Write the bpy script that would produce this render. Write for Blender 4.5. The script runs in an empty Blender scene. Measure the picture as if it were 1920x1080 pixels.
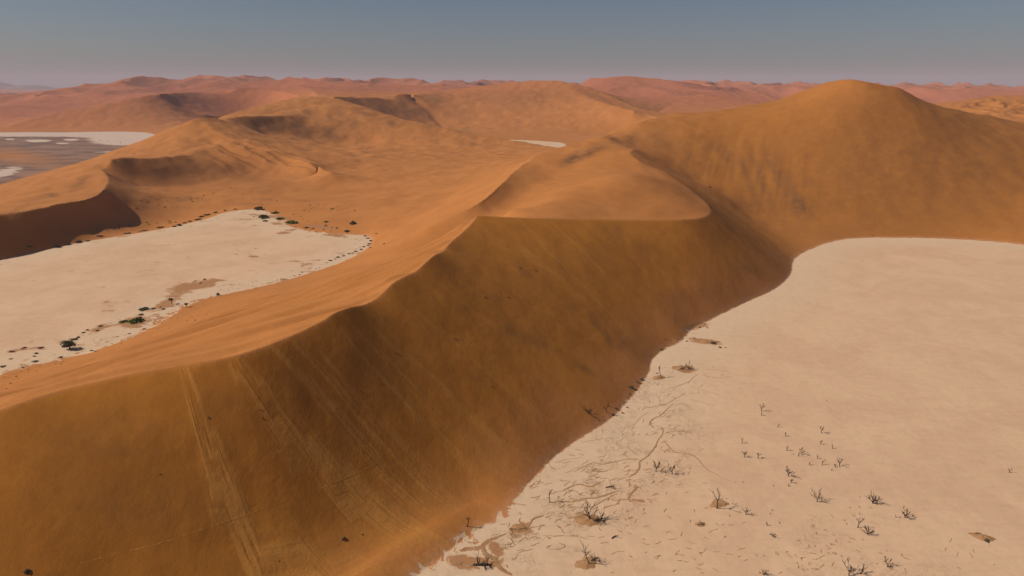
import bpy, math, random, time
import numpy as np
from mathutils import Vector, Matrix
T0 = time.time()
random.seed(7)
rng = np.random.default_rng(11)
C = bpy.context.scene.collection
SC = bpy.context.scene
# ------------------------------------------------------------------ camera
CAM_H = 100.0
PITCH = math.radians(16.6)
FOC = 1280.0 / 1920.0          # focal length in picture widths
cd = bpy.data.cameras.new('camera'); cam = bpy.data.objects.new('camera', cd); C.objects.link(cam)
cd.sensor_width = 36.0; cd.lens = 36.0 * FOC; cd.clip_start = 0.5; cd.clip_end = 200000.0
cam.location = (0, 0, CAM_H); cam.rotation_euler = (math.pi/2 - PITCH, 0, 0)
SC.camera = cam
# ------------------------------------------------------------------ sky, sun, exposure
SUN_EL, SUN_DIR = math.radians(40.5), (1.0, 0.08)      # horizontal direction the light travels
w = bpy.data.worlds.new('World'); SC.world = w; w.use_nodes = True
nt = w.node_tree; nt.nodes.clear()
sky = nt.nodes.new('ShaderNodeTexSky'); sky.sky_type = 'NISHITA'; sky.sun_disc = False
sky.sun_elevation = SUN_EL
sky.sun_rotation = math.atan2(-SUN_DIR[0], -SUN_DIR[1])
sky.altitude = 600; sky.air_density = 1.0; sky.dust_density = 1.6; sky.ozone_density = 4.5
bg = nt.nodes.new('ShaderNodeBackground'); bg.inputs['Strength'].default_value = 0.05
ow = nt.nodes.new('ShaderNodeOutputWorld')
nt.links.new(sky.outputs[0], bg.inputs[0]); nt.links.new(bg.outputs[0], ow.inputs[0])
sd = bpy.data.lights.new('sun', 'SUN'); sun = bpy.data.objects.new('sun', sd); C.objects.link(sun)
sd.energy = 4.15; sd.angle = math.radians(0.5); sd.color = (1.0, 0.93, 0.84)
_l = Vector((SUN_DIR[0], SUN_DIR[1], 0)).normalized() * math.cos(SUN_EL) + Vector((0, 0, -math.sin(SUN_EL)))
sun.rotation_euler = (-_l).to_track_quat('Z', 'Y').to_euler(); sun.location = (-200, 0, 400)
SC.view_settings.view_transform = 'Standard'; SC.view_settings.look = 'None'
SC.view_settings.exposure = -0.10; SC.view_settings.gamma = 1.0; SC.view_settings.use_curve_mapping = False
SC.cycles.volume_bounces = 1; SC.cycles.max_bounces = 6

# ------------------------------------------------------------------ surveying: sight lines from the camera to points of the place
cp_, sp_ = math.cos(PITCH), math.sin(PITCH)
def ray(u, v):
    a = (np.asarray(u, float) - 960.0) / 1280.0; b = (540.0 - np.asarray(v, float)) / 1280.0
    return a, cp_ + b * sp_, -sp_ + b * cp_
def at_z(u, v, z=0.0):
    a, y, k = ray(u, v); t = (z - CAM_H) / k
    return a * t, y * t, CAM_H + k * t
def at_d(u, v, d):
    a, y, k = ray(u, v); t = d / y
    return a * t, y * t, CAM_H + k * t
def project(x, y, z):
    dz = z - CAM_H
    depth = y * cp_ - dz * sp_; up = y * sp_ + dz * cp_
    depth = np.maximum(depth, 1e-3)
    return 960 + 1280 * x / depth, 540 - 1280 * up / depth

def spline(pts, n=24):
    """centripetal Catmull-Rom through rows of pts"""
    P = np.array(pts, float)
    if len(P) < 3:
        t = np.linspace(0, 1, n*4)[:, None]
        return P[0] + (P[-1] - P[0]) * t
    P = np.vstack([2*P[0]-P[1], P, 2*P[-1]-P[-2]])
    out = []
    for i in range(1, len(P)-2):
        p0, p1, p2, p3 = P[i-1], P[i], P[i+1], P[i+2]
        d = lambda a, b: max(np.linalg.norm(a[:2]-b[:2]), 1e-6) ** 0.5
        t0 = 0; t1 = t0 + d(p0, p1); t2 = t1 + d(p1, p2); t3 = t2 + d(p2, p3)
        t = np.linspace(t1, t2, n, endpoint=False)[:, None]
        A1 = (t1-t)/(t1-t0)*p0 + (t-t0)/(t1-t0)*p1; A2 = (t2-t)/(t2-t1)*p1 + (t-t1)/(t2-t1)*p2
        A3 = (t3-t)/(t3-t2)*p2 + (t-t2)/(t3-t2)*p3
        B1 = (t2-t)/(t2-t0)*A1 + (t-t0)/(t2-t0)*A2; B2 = (t3-t)/(t3-t1)*A2 + (t-t1)/(t3-t1)*A3
        out.append((t2-t)/(t2-t1)*B1 + (t-t1)/(t2-t1)*B2)
    out.append(P[-2][None])
    return np.vstack(out)

# ------------------------------------------------------------------ the dunes' own lines: crests, hollows, feet
CURVES = []                 # (world polyline, crease?)
def line_z(pts, crease=True):
    s = spline(pts); CURVES.append((np.stack(at_z(s[:,0], s[:,1], s[:,2]), 1), crease)); return CURVES[-1][0]
def line_d(pts, crease=True):
    s = spline(pts); CURVES.append((np.stack(at_d(s[:,0], s[:,1], s[:,2]), 1), crease)); return CURVES[-1][0]
def line_w(pts, crease=False):
    s = spline(pts); CURVES.append((s, crease)); return s
def pan(pts):
    s = spline([p + (0.0,) for p in pts + pts[:1]], 10)
    x, y, z = at_z(s[:,0], s[:,1], 0.0)
    w_ = np.stack([x, y, z], 1); CURVES.append((w_, True)); return w_[:, :2]

PAN_R = pan([(660,1180),(780,1080),(870,1010),(940,968),(972,930),(1000,895),(1060,840),(1150,780),(1190,735),(1215,700),(1222,675),(1245,655),
             (1275,640),(1300,615),(1330,600),(1400,566),(1455,540),(1481,515),(1489,486),(1530,463),(1565,452),(1600,447),(1700,446),
             (1820,450),(1920,459),(2080,480),(2260,560),(2500,800),(2500,1400),(1700,1500),(900,1500),(500,1350)])
PAN_L = pan([(-260,548),(-90,508),(0,488),(150,455),(300,430),(380,412),(430,397),(490,394),(515,405),(545,424),(600,437),(655,440),(690,443),
             (697,455),(682,470),(650,488),(600,506),(520,530),(440,548),(380,560),(330,582),(280,615),(225,640),(150,664),(60,686),
             (0,702),(-160,760),(-420,800),(-700,700)])
# main crest, foreground
def line_over(plan_pts, pts):
    """a crest whose plan is the smooth line plan_pts and whose outline in the picture is pts"""
    q = spline(plan_pts); X, Y, _ = at_z(q[:,0], q[:,1], q[:,2]); az = X/Y; out = []
    for u, v, _ in spline([p + (0.,) for p in pts], 8):
        a, y, k = ray(u, v); t0 = a/y
        i = int(np.argmin(np.abs(az - t0))); i = min(max(i, 1), len(az)-2)
        j = i+1 if (t0-az[i])*(az[i+1]-az[i]) > 0 else i-1
        f = (t0-az[i])/(az[j]-az[i]+1e-12); yy = Y[i] + f*(Y[j]-Y[i]); t = yy/y
        out.append((a*t, yy, CAM_H + k*t))
    w_ = np.array(out); CURVES.append((w_, True)); return w_
C1 = line_over([(-420,900,28),(-160,826,33),(0,768,36),(120,730,36.5),(230,704,37.3),(340,684,38),(450,664,38.6),(560,621,39.6),(650,578,40.5),(740,522,42.3),(800,487,43.2),(850,442,44.4),(895,404,46)],
   [(-420,900),(-160,826),(0,768),(120,730),(230,704),(340,684),(438,667),(488,652),(525,638),(563,622),(607,600),(625,588),(657,576),(680,572),
    (704,561),(719,548),(735,532),(755,520),(779,509),(795,495),(815,478),(832,470),(840,460),(850,450),(872,431),(887,415),(895,404)])
C2 = line_z([(895,404,46),(950,407,44),(1100,411,39),(1200,412,36),(1290,411,34),(1320,407,33),(1332,398,33),(1328,385,34),(1290,352,37),
        (1240,320,43),(1195,299,49),(1181,288,51),(1190,279,53)])
C3 = line_z([(1200,228,66),(1170,240,62),(1120,258,57),(1060,272,53),(1015,288,48),(985,305,45),(940,345,40),(895,382,34),(850,403,29),(800,427,23)])
C4 = line_d([(1200,228,633),(1250,215,672),(1340,207,690),(1420,195,680),(1480,180,655),(1535,160,632),(1565,151,618),(1592,147,600),(1625,153,590),(1680,166,590),
        (1750,195,596),(1830,212,606),(1920,230,620),(2100,262,650),(2400,300,690)])
line_z([(1300,335,30),(1345,362,24),(1400,402,12),(1450,440,5)], False)      # trough right of the lobe
line_w([(-16,318,31),(-12,335,31),(-4,350,33)], False)                           # hollow behind the main crest
line_w([(-28,352,20.5),(-13,384,29),(0,421,35),(12,458,39.5),(23,497,43)])
line_z([(960,392,41),(1040,385,42),(1150,380,40),(1240,385,38)], False)
line_z([(1045,362,42),(1100,345,45),(1180,325,49)], False)
line_z([(728,438,5),(760,400,10),(820,360,13),(880,325,17),(940,300,20)], False)
line_z([(470,385,1),(560,360,3),(680,350,5),(780,340,9)], False)
line_z([(480,350,6),(620,327,7),(800,318,9),(950,300,13)], False)
line_z([(890,940,1),(850,962,1.8),(750,1015,2.5),(650,1085,2.5),(450,1200,3),(200,1330,3),(-50,1500,3)], False)   # toe of the slip face
# left dune above the far pan
line_z([(170,437,2),(200,412,5.5),(218,385,9.5),(226,362,15)], False)
line_z([(-200,415,23),(-80,403,26),(0,400,23),(40,397,22),(80,390,21.5),(120,382,20.8),(160,374,20.3),(185,364,20.3),(198,350,21),(203,337,22.5),(199,327,24.5),(190,317,26)])
line_z([(190,317,26),(197,309,28.5),(203,303,31)])
line_z([(190,317,26),(150,333,22),(110,350,18),(85,357,17),(65,354,17)])
line_z([(60,338,16),(90,336,18),(130,326,22),(158,314,27)], False)
line_d([(208,298,645),(240,296,665),(290,294,695),(340,292,735),(358,290,755),(368,281,780),(378,276,800),(402,273,830)])
line_d([(402,273,830),(388,258,845),(403,246,860)])
line_d([(403,246,860),(392,233,885),(385,222,910)])
line_d([(360,225,890),(385,221,910),(405,222,925),(425,230,930),(436,236,925)])
line_d([(403,246,860),(440,262,835),(500,283,810),(560,300,775),(622,325,695)])
line_z([(-120,380,0),(0,345,0),(60,328,0),(130,309,0),(180,296,0),(230,278,0),(290,258,0)], False)   # foot on the gravel flat
line_z([(262,352,9),(306,355,6),(370,347,4.5),(428,338,5),(476,333,5)], False)
line_d([(424,222,985),(470,217,1040),(520,218,1090),(585,222,1150),(600,224,1150),(625,235,1130),(645,252,1100)])
line_d([(500,255,1000),(569,260,1054),(620,267,1075),(655,273,1070)], False)
line_d([(430,216,1180),(490,197,1250),(545,184,1300),(600,181,1300),(660,192,1280),(720,212,1230),(760,224,1190),(830,240,1150),(900,254,1120),(960,263,1090),(1020,273,1050)])
line_z([(700,283,12),(800,290,9),(900,285,8)], False)
# slip dune behind, hollow, and the great pale dune
line_d([(625,181,1450),(660,182,1530),(700,183,1600),(735,185,1660),(746,177,1690),(778,177,1730)])
line_d([(762,178,1740),(790,200,1690),(820,228,1640),(836,243,1560)], True)
line_d([(640,232,1350),(712,239,1424),(768,234,1534),(808,232,1600)], False)
line_d([(778,177,1750),(830,172,1900),(880,164,1930),(930,158,1950),(990,152,1950),(1040,151,1900),(1080,158,1850),(1120,170,1790),(1170,192,1680),(1225,217,1500),(1300,240,1400)])
line_d([(1040,151,1900),(1080,172,1780),(1130,192,1640),(1190,208,1520)])
line_z([(850,248,5),(900,256,0),(960,262,0),(1055,268,0),(1110,262,0),(1160,250,0)], False)
# left middle distance
line_d([(-120,256,1500),(-60,250,1540),(0,240,1580),(60,223,1640),(120,209,1700),(200,193,1750),(260,181,1800),(302,175,1850)])
line_d([(302,175,1850),(312,184,1855),(335,197,1880),(360,207,1890),(385,214,1900),(420,219,1950)])
line_d([(360,222,1800),(400,226,1900),(450,222,1980),(500,216,2000),(540,212,1950)], False)
line_d([(302,175,1850),(340,172,2000),(380,172,2080),(423,172,2100),(447,162,2130),(490,163,2150),(520,170,2100),(560,180,1950)])
line_z([(-100,247,0),(0,247,0),(150,247,0),(290,250,0),(330,247,4)], False)
line_d([(490,163,2300),(530,158,2300),(563,156,2300),(600,163,2300),(680,170,2300),(770,173,2300)])
line_d([(563,156,2300),(585,170,2000),(598,180,1800)])
line_d([(-40,189,2400),(30,182,2400),(70,182,2400),(130,188,2400),(190,184,2450),(240,176,2500),(330,166,2600),(400,160,2700),(430,158,2800),(480,154,2800),(560,150,2900)])
line_d([(-60,220,1900),(0,212,1900),(60,216,1900),(110,214,1850)])
line_d([(60,176,3300),(140,164,3300),(190,152,3300),(222,149,3300),(270,145,3400),(310,149,3400),(350,156,3300),(370,158,3300)])
line_d([(222,149,3300),(235,158,3100),(262,168,2900)])
line_d([(340,150,4300),(380,143,4300),(430,142,4300),(500,146,4400),(570,150,4400),(640,150,4400),(700,147,4300),(750,147,4300),(800,154,4200),(860,163,4000)])
line_d([(500,149,3700),(560,148,3700),(600,152,3600),(650,160,3500)])
line_d([(690,157,3000),(740,154,3000),(790,157,3000),(830,160,3000),(870,167,2800)])
line_d([(860,155,5200),(920,150,5200),(980,152,5200)])
line_d([(1060,156,3200),(1100,150,3200),(1150,144,3200),(1200,145,3200),(1235,147,3200),(1260,154,3100),(1310,164,3000),(1360,180,2700)])
line_d([(1225,214,1700),(1260,196,2000),(1300,178,2200),(1335,176,2200),(1370,184,2150),(1430,196,2000)])
line_d([(1260,157,5000),(1310,152,5000),(1345,151,5000),(1390,157,5000),(1450,156,5200),(1500,152,5200),(1560,157,5200),(1620,159,5200)])
line_d([(1350,165,3800),(1420,165,3700),(1480,172,3500),(1540,165,3600)])
line_d([(1650,159,5000),(1740,156,5000),(1790,156,5000),(1850,160,5100),(1920,157,5100),(2050,154,5200),(2300,160,5200)])
line_d([(1690,166,3500),(1760,172,3300),(1850,168,3400),(1930,172,3400),(2100,168,3500)])
line_d([(1750,197,1500),(1800,190,1400),(1850,181,1350),(1900,178,1350),(1960,182,1350),(2100,190,1400)])
line_d([(1750,198,1700),(1790,198,1700)])
PAN_F = pan([(952,262),(985,263),(1020,265),(1060,271),(1060,282),(1000,276)])
FLAT = pan([(-300,252),(0,248),(150,247),(285,250),(300,258),(235,280),(180,298),(130,311),(60,330),(0,347),(-120,385),(-300,420)])

# ------------------------------------------------------------------ height field: a thin sheet relaxed over those lines (log-polar grid)
TH0, TH1, R0, R1 = math.radians(-52), math.radians(52), 50.0, 9500.0
def grid(nt_, nr_):
    return np.linspace(TH0, TH1, nt_), np.linspace(math.log(R0), math.log(R1), nr_)
def inside(poly, X, Y):
    ins = np.zeros(X.shape, bool)
    x0, y0 = poly[:,0].min(), poly[:,1].min(); x1, y1 = poly[:,0].max(), poly[:,1].max()
    m = (X > x0) & (X < x1) & (Y > y0) & (Y < y1)
    xs, ys = X[m], Y[m]; r = np.zeros(xs.shape, bool)
    for (ax, ay), (bx, by) in zip(poly, np.roll(poly, -1, 0)):
        if ay == by: continue
        c = (ay > ys) != (by > ys)
        r ^= c & (xs < (bx-ax) * (ys-ay) / (by-ay) + ax)
    ins[m] = r
    return ins
PANS = [PAN_R, PAN_L, PAN_F, FLAT]
def marks(nt_, nr_):
    th, rh = grid(nt_, nr_); ht, hr = th[1]-th[0], rh[1]-rh[0]
    fixed = np.zeros((nr_, nt_), bool); crease = np.zeros((nr_, nt_), bool)
    zf = np.zeros((nr_, nt_)); dc = np.zeros((nr_, nt_)); dr = np.zeros((nr_, nt_))
    TH, RH = np.meshgrid(th, rh); X = np.exp(RH)*np.sin(TH); Y = np.exp(RH)*np.cos(TH)
    for p in PANS:
        m = inside(p, X, Y); fixed |= m
    best = np.full((nr_, nt_), 9.0)
    for crv, cr in CURVES:
        x, y, z = crv.T
        y = np.maximum(y, 1e-3)
        c = (np.arctan2(x, y) - TH0) / ht; r = (np.log(np.hypot(x, y)) - rh[0]) / hr
        seg = np.maximum(np.abs(np.diff(c)), np.abs(np.diff(r)))
        k = np.maximum(2, np.minimum(4000, (seg * 16).astype(int) + 2))
        idx = np.concatenate([np.full(kk, i) for i, kk in enumerate(k)])
        f = np.concatenate([np.linspace(0, 1, kk, endpoint=False) for kk in k])
        cc = c[idx] + (c[idx+1]-c[idx])*f; rr = r[idx] + (r[idx+1]-r[idx])*f; zz = z[idx] + (z[idx+1]-z[idx])*f
        for ax in (0, 1):
            q = rr if ax == 0 else cc
            s = np.nonzero(np.floor(q[1:]) != np.floor(q[:-1]))[0]
            if not len(s): continue
            ic = np.rint(cc[s]).astype(int); ir = np.rint(rr[s]).astype(int)
            ok = (ic >= 0) & (ic < nt_) & (ir >= 0) & (ir < nr_)
            s, ic, ir = s[ok], ic[ok], ir[ok]
            oc, orr = cc[s]-ic, rr[s]-ir
            dist = np.abs(oc) + np.abs(orr)
            for j in range(len(s)):
                if dist[j] < best[ir[j], ic[j]]:
                    best[ir[j], ic[j]] = dist[j]
                    dc[ir[j], ic[j]] = oc[j]; dr[ir[j], ic[j]] = orr[j]
                    zf[ir[j], ic[j]] = zz[s[j]]; crease[ir[j], ic[j]] |= cr
            fixed[ir, ic] = True
    return fixed, crease, zf, dc, dr, th, rh, ht, hr
def relax(nt_, nr_, z, iters):
    fixed, crease, zf, dc, dr, th, rh, ht, hr = marks(nt_, nr_)
    r = np.exp(rh)[:, None] * np.ones((1, nt_))
    far = np.clip((r - 1500) / 1200, 0, 1)
    TAU = 15.0; kap = 60 * (0.1 + 60.0 * far); z0 = 6 + 8 * far
    if z is None: z = z0.copy()
    z = np.where(fixed, zf, z)
    # second differences on the snapped (slightly uneven) grid
    def coef(d, h, ax):
        d = np.swapaxes(d, 0, ax)
        h1 = np.clip(1 + d[1:-1] - d[:-2], .4, 1.6) * h; h2 = np.clip(1 + d[2:] - d[1:-1], .4, 1.6) * h
        m = 2/(h1+h2)/h1; p = 2/(h1+h2)/h2
        return m, -(m+p), p
    am, a0, ap = coef(dc.T, ht, 0); am, a0, ap = am.T[1:-1], a0.T[1:-1], ap.T[1:-1]
    bm, b0, bp = coef(dr, hr, 0); bm, b0, bp = bm[:, 1:-1], b0[:, 1:-1], bp[:, 1:-1]
    wt = np.where(crease, 0.0, 1.0)
    wA = wt[1:-1, 1:-1]; g = 1/(2*hr)
    wC = 2 * wt[:-1, :-1]*wt[1:, :-1]*wt[:-1, 1:]*wt[1:, 1:]
    def A_(z):
        o = kap * z
        c = z[1:-1, 1:-1]; zl, zr_, zd, zu = z[1:-1, :-2], z[1:-1, 2:], z[:-2, 1:-1], z[2:, 1:-1]
        gr = (zu - zd) * g
        e = (am*zl + a0*c + ap*zr_ + gr) * wA
        o[1:-1, :-2] += am*e; o[1:-1, 1:-1] += a0*e; o[1:-1, 2:] += ap*e; o[2:, 1:-1] += g*e; o[:-2, 1:-1] -= g*e
        e = (bm*zd + b0*c + bp*zu - gr) * wA
        o[:-2, 1:-1] += (bm + g)*e; o[1:-1, 1:-1] += b0*e; o[2:, 1:-1] += (bp - g)*e
        e = (z[1:, 1:] - z[1:, :-1] - z[:-1, 1:] + z[:-1, :-1]) * wC / (ht*hr)**2
        o[1:, 1:] += e; o[1:, :-1] -= e; o[:-1, 1:] -= e; o[:-1, :-1] += e
        e = (z[:, 1:] - z[:, :-1]) * (TAU/ht**2); o[:, 1:] += e; o[:, :-1] -= e
        e = (z[1:] - z[:-1]) * (TAU/hr**2); o[1:] += e; o[:-1] -= e
        return o
    D = kap * np.ones_like(z)
    D[1:-1, :-2] += am*am*wA; D[1:-1, 1:-1] += (a0*a0 + b0*b0)*wA; D[1:-1, 2:] += ap*ap*wA
    D[2:, 1:-1] += bp*bp*wA; D[:-2, 1:-1] += bm*bm*wA
    q = wC/(ht*hr)**2; D[1:, 1:] += q; D[1:, :-1] += q; D[:-1, 1:] += q; D[:-1, :-1] += q
    D += 2*TAU*(1/ht**2 + 1/hr**2)
    free = ~fixed; M = free / D
    rs = (kap*z0 - A_(z)) * free; y = rs * M; p = y.copy(); ry = (rs*y).sum()
    for _ in range(iters):
        Ap = A_(p) * free; al = ry / (p*Ap).sum()
        z = z + al*p; rs -= al*Ap; y = rs*M; r2 = (rs*y).sum(); p = y + (r2/ry)*p; ry = r2
    return z, (fixed, crease, dc, dr, th, rh, ht, hr)
def zoomup(z, nt_, nr_):
    R, T = z.shape
    a = np.linspace(0, R-1, nr_); i = np.minimum(a.astype(int), R-2); f = (a-i)[:, None]
    z = z[i]*(1-f) + z[i+1]*f
    a = np.linspace(0, T-1, nt_); i = np.minimum(a.astype(int), T-2); f = (a-i)[None]
    return z[:, i]*(1-f) + z[:, i+1]*f
NT, NR = 961, 1345
Z = None
for lv, it in ((16, 400), (8, 300), (4, 160), (2, 80), (1, 40)):
    nt_, nr_ = (NT-1)//lv + 1, (NR-1)//lv + 1
    if Z is not None: Z = zoomup(Z, nt_, nr_)
    Z, info = relax(nt_, nr_, Z, it)
    print('relax', nt_, nr_, round(time.time()-T0, 1))
fixed, crease, dc, dr, th, rh, ht, hr = info
TH = th[None] + dc*ht; RH = rh[:, None] + dr*hr
RR = np.exp(RH); GX, GY = RR*np.sin(TH), RR*np.cos(TH)
# ------------------------------------------------------------------ noise and fine relief of the sand
def vnoise(x, y, seed=0):
    r_ = np.random.default_rng(seed); T = r_.uniform(0, 2*np.pi, (256, 256)).astype(np.float32)
    xi, yi = np.floor(x).astype(np.int64), np.floor(y).astype(np.int64); fx, fy = x-xi, y-yi
    def g(i, j):
        a = T[(xi+i) & 255, (yi+j) & 255]; return np.cos(a)*(fx-i) + np.sin(a)*(fy-j)
    u = fx*fx*fx*(fx*(fx*6-15)+10); v = fy*fy*fy*(fy*(fy*6-15)+10)
    a = g(0,0)*(1-u) + g(1,0)*u; b = g(0,1)*(1-u) + g(1,1)*u
    return (a*(1-v) + b*v) * 1.5
def fbm(x, y, o=4, seed=0, gain=.5):
    s = 0; a = 1
    for i in range(o):
        s = s + a*vnoise(x*2**i, y*2**i, seed+i); a *= gain
    return s
def sstep(a, b, x):
    t = np.clip((x-a)/(b-a), 0, 1); return t*t*(3-2*t)
def sdf(poly, reach):
    """metres to the outline, positive inside, clipped at reach"""
    S = np.full(GX.shape, -reach)
    m = (GX > poly[:,0].min()-reach) & (GX < poly[:,0].max()+reach) & (GY > poly[:,1].min()-reach) & (GY < poly[:,1].max()+reach)
    x, y = GX[m], GY[m]; d2 = np.full(x.shape, reach*reach)
    P = poly[::3] if len(poly) > 150 else poly
    for (ax, ay), (bx, by) in zip(P, np.roll(P, -1, 0)):
        if math.hypot(ax, ay) > 3000: continue
        k = np.nonzero((x > min(ax,bx)-reach) & (x < max(ax,bx)+reach) & (y > min(ay,by)-reach) & (y < max(ay,by)+reach))[0]
        if not len(k): continue
        dx, dy = bx-ax, by-ay; L = dx*dx+dy*dy + 1e-9
        t = np.clip(((x[k]-ax)*dx + (y[k]-ay)*dy)/L, 0, 1)
        d2[k] = np.minimum(d2[k], (x[k]-ax-t*dx)**2 + (y[k]-ay-t*dy)**2)
    S[m] = np.sqrt(d2) * np.where(inside(poly, x, y), 1, -1)
    return S
SD = [sdf(PAN_R, 60.0), sdf(PAN_L, 60.0), sdf(PAN_F, 30.0), sdf(FLAT, 30.0)]
INS = [inside(p, GX, GY) for p in PANS]
print('sdf', round(time.time()-T0, 1))
PX, PY = project(GX, GY, Z)
def blob(lst, arr=None, lo=0, hi=1e9):
    """soft patches on the ground where the photograph shows them: (u, v, half width, half height, turn in degrees, amount)"""
    arr = np.zeros(GX.shape) if arr is None else arr
    ok = (RR > lo) & (RR < hi)
    for u, v, a, b, t, s in lst:
        m = ok & (np.abs(PX-u) < 2.2*max(a, b)) & (np.abs(PY-v) < 2.2*max(a, b))
        du, dv = PX[m]-u, PY[m]-v; c_, s_ = math.cos(math.radians(t)), math.sin(math.radians(t))
        arr[m] += s*np.exp(-((du*c_+dv*s_)/a)**2 - ((-du*s_+dv*c_)/b)**2)
    return arr
# fall lines of the long slip face: (metres along the crest, metres below it)
crest = np.vstack([C1, C2[1:]]); crest = crest[::4]
cl = np.concatenate([[0], np.cumsum(np.hypot(np.diff(crest[:,0]), np.diff(crest[:,1])))])
FS = np.zeros(GX.shape); FT = np.full(GX.shape, 999.0); SIDE = np.zeros(GX.shape)
near = RR < 480
x, y = GX[near], GY[near]; bd = np.full(x.shape, 1e9); bs = np.zeros(x.shape); bside = np.zeros(x.shape)
for k in range(len(crest)-1):
    ax, ay = crest[k,:2]; dx, dy = crest[k+1,0]-ax, crest[k+1,1]-ay; L = dx*dx+dy*dy+1e-9
    t = np.clip(((x-ax)*dx+(y-ay)*dy)/L, 0, 1); qx, qy = x-ax-t*dx, y-ay-t*dy; d = qx*qx+qy*qy
    m = d < bd; bd[m] = d[m]; bs[m] = cl[k]+t[m]*math.sqrt(L); bside[m] = (qx*dy - qy*dx)[m]
FS[near] = bs; FT[near] = np.sqrt(bd); SIDE[near] = np.sign(bside)
face = (SIDE > 0) & ~INS[0]
SKW = .30*(1 - sstep(float(cl[np.argmin(np.hypot(crest[:,0]+70, crest[:,1]-158))]), float(cl[np.argmin(np.hypot(crest[:,0]+46, crest[:,1]-176))])+8, FS))
FS = FS - SKW*np.minimum(FT, 150)
FACE = np.where(face, sstep(0, 1.5, FT), 0.0) * (FT < 150)
def s_at(u, v, z):
    X, Y, _ = at_z(u, v, z); d = np.hypot(crest[:,0]-X, crest[:,1]-Y); return float(cl[np.argmin(d)])
PANNESS = np.maximum.reduce(SD[:3]); dry = np.maximum(PANNESS, SD[3])
up = sstep(0.0, 14.0, -dry)              # 0 on the pans, 1 well up on the sand
zfree = np.minimum(1, np.maximum(Z, 0)/8) * up
cd2 = np.where(near, sstep(0, 7, FT), 1.0)
H = np.zeros(GX.shape)
H += 0.55 * fbm(GX/34, GY/34, 3, 21) * zfree * cd2 * (1 - .6*FACE) * np.clip(RR/300, .5, 3)
# wind streaks on the windward slopes run with the wind (along x)
wnd = (SIDE < 0) * near * sstep(0, 5, FT) * (RR < 470)
wx = GX + 6*vnoise(GX/60, GY/60, 5)
wav = vnoise((.86*wx + .5*GY)/55, (-.5*wx + .86*GY)/9.0, 33) + .35*vnoise((.86*wx + .5*GY)/30, (-.5*wx + .86*GY)/5.0, 36)
H += wnd * np.minimum(1, np.maximum(Z, 0)/14) * up * np.where(GY < 300, 2.6, .2) * wav * (1-.75*sstep(285, 330, GY))
# slump hollows and faint terraces on the slip face
H += FACE * sstep(0, 8, Z) * sstep(1, 10, FT) * (0.22*fbm((GX+GY)/22, (GX-GY)/34, 2, 41) + .12*fbm(GX/9, GY/9, 2, 47))
# gullied flank below the star dune, fanning out from its peak
px0, py0 = -318.0, 765.0
fan = blob([(470,285,62,20,18,1),(540,305,55,15,12,1),(430,300,30,24,30,.7)], None, 650, 1000)
gy_ = GY + 7*vnoise(GX/45, GY/45, 3) - .12*GX
ac_ = .6*GX + .8*gy_; al_ = .8*GX - .6*GY
gl = 1 - 2.2*np.abs(vnoise(al_/90, ac_/20, 61)) + .5*(1 - 2.2*np.abs(vnoise(al_/50, ac_/10, 62)))
H += fan * zfree * 4.2 * gl
# knobs on the pale hill behind, gullies on the great dune, relief of the far country
kn = blob([(540,215,60,22,0,1),(620,225,50,25,0,1),(700,232,40,20,0,.8)], None, 1020, 1420)
H += kn * 4.0 * fbm(GX/90, GY/120, 2, 71)
bigd = blob([(1440,320,110,75,30,1),(1330,300,70,40,30,.7)], None, 380, 700)
H += bigd * .55 * fbm((GX*.92 - GY*.38)/9, (GX*.38+GY*.92)/80, 3, 81)
mid = sstep(430, 700, RR) * (1-sstep(1300, 1800, RR)) * np.minimum(1, np.maximum(Z, 0)/12) * up
H += mid * .35 * (fbm(GX/120, GY/120, 4, 91) - .1)
farr = sstep(1900, 3200, RR) * up
rg = 1 - 2*np.abs(vnoise(GX/520 + .3*vnoise(GX/300, GY/300, 12), GY/700, 101))
rg2 = 1 - 2*np.abs(vnoise(GX/210, GY/260, 103))
H += farr * (34*(rg-.90) + 12*rg2*rg - 5 + 3*fbm(GX/160, GY/160, 3, 107)) * np.clip(RR/3500, .6, 1.6)
rock = blob([(1860,200,80,22,0,1)], None, 1150, 1500)
H += rock * 9 * (1 - 2*np.abs(fbm(GX/45, GY/60, 3, 113)))
# dune steps and small slip edges in the bowl behind the star dune
bw = blob([(690,270,60,22,-12,1),(780,285,40,10,-10,.5)], None, 700, 1100)
H += bw * 1.6 * (1 - 2.2*np.abs(vnoise(GX/60, GY/42 + GX/120, 131)))
tr = blob([(430,372,130,22,0,1),(300,380,60,20,10,.6)], None, 500, 700)
H += tr * .9 * fbm(GX/28, GY/16, 3, 141)
Z2 = Z + np.where(fixed & crease & (RR < 430), .25, 1.0) * H
Z2 = np.where(INS[0] | INS[1] | INS[2] | INS[3], 0.0, Z2)
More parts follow.
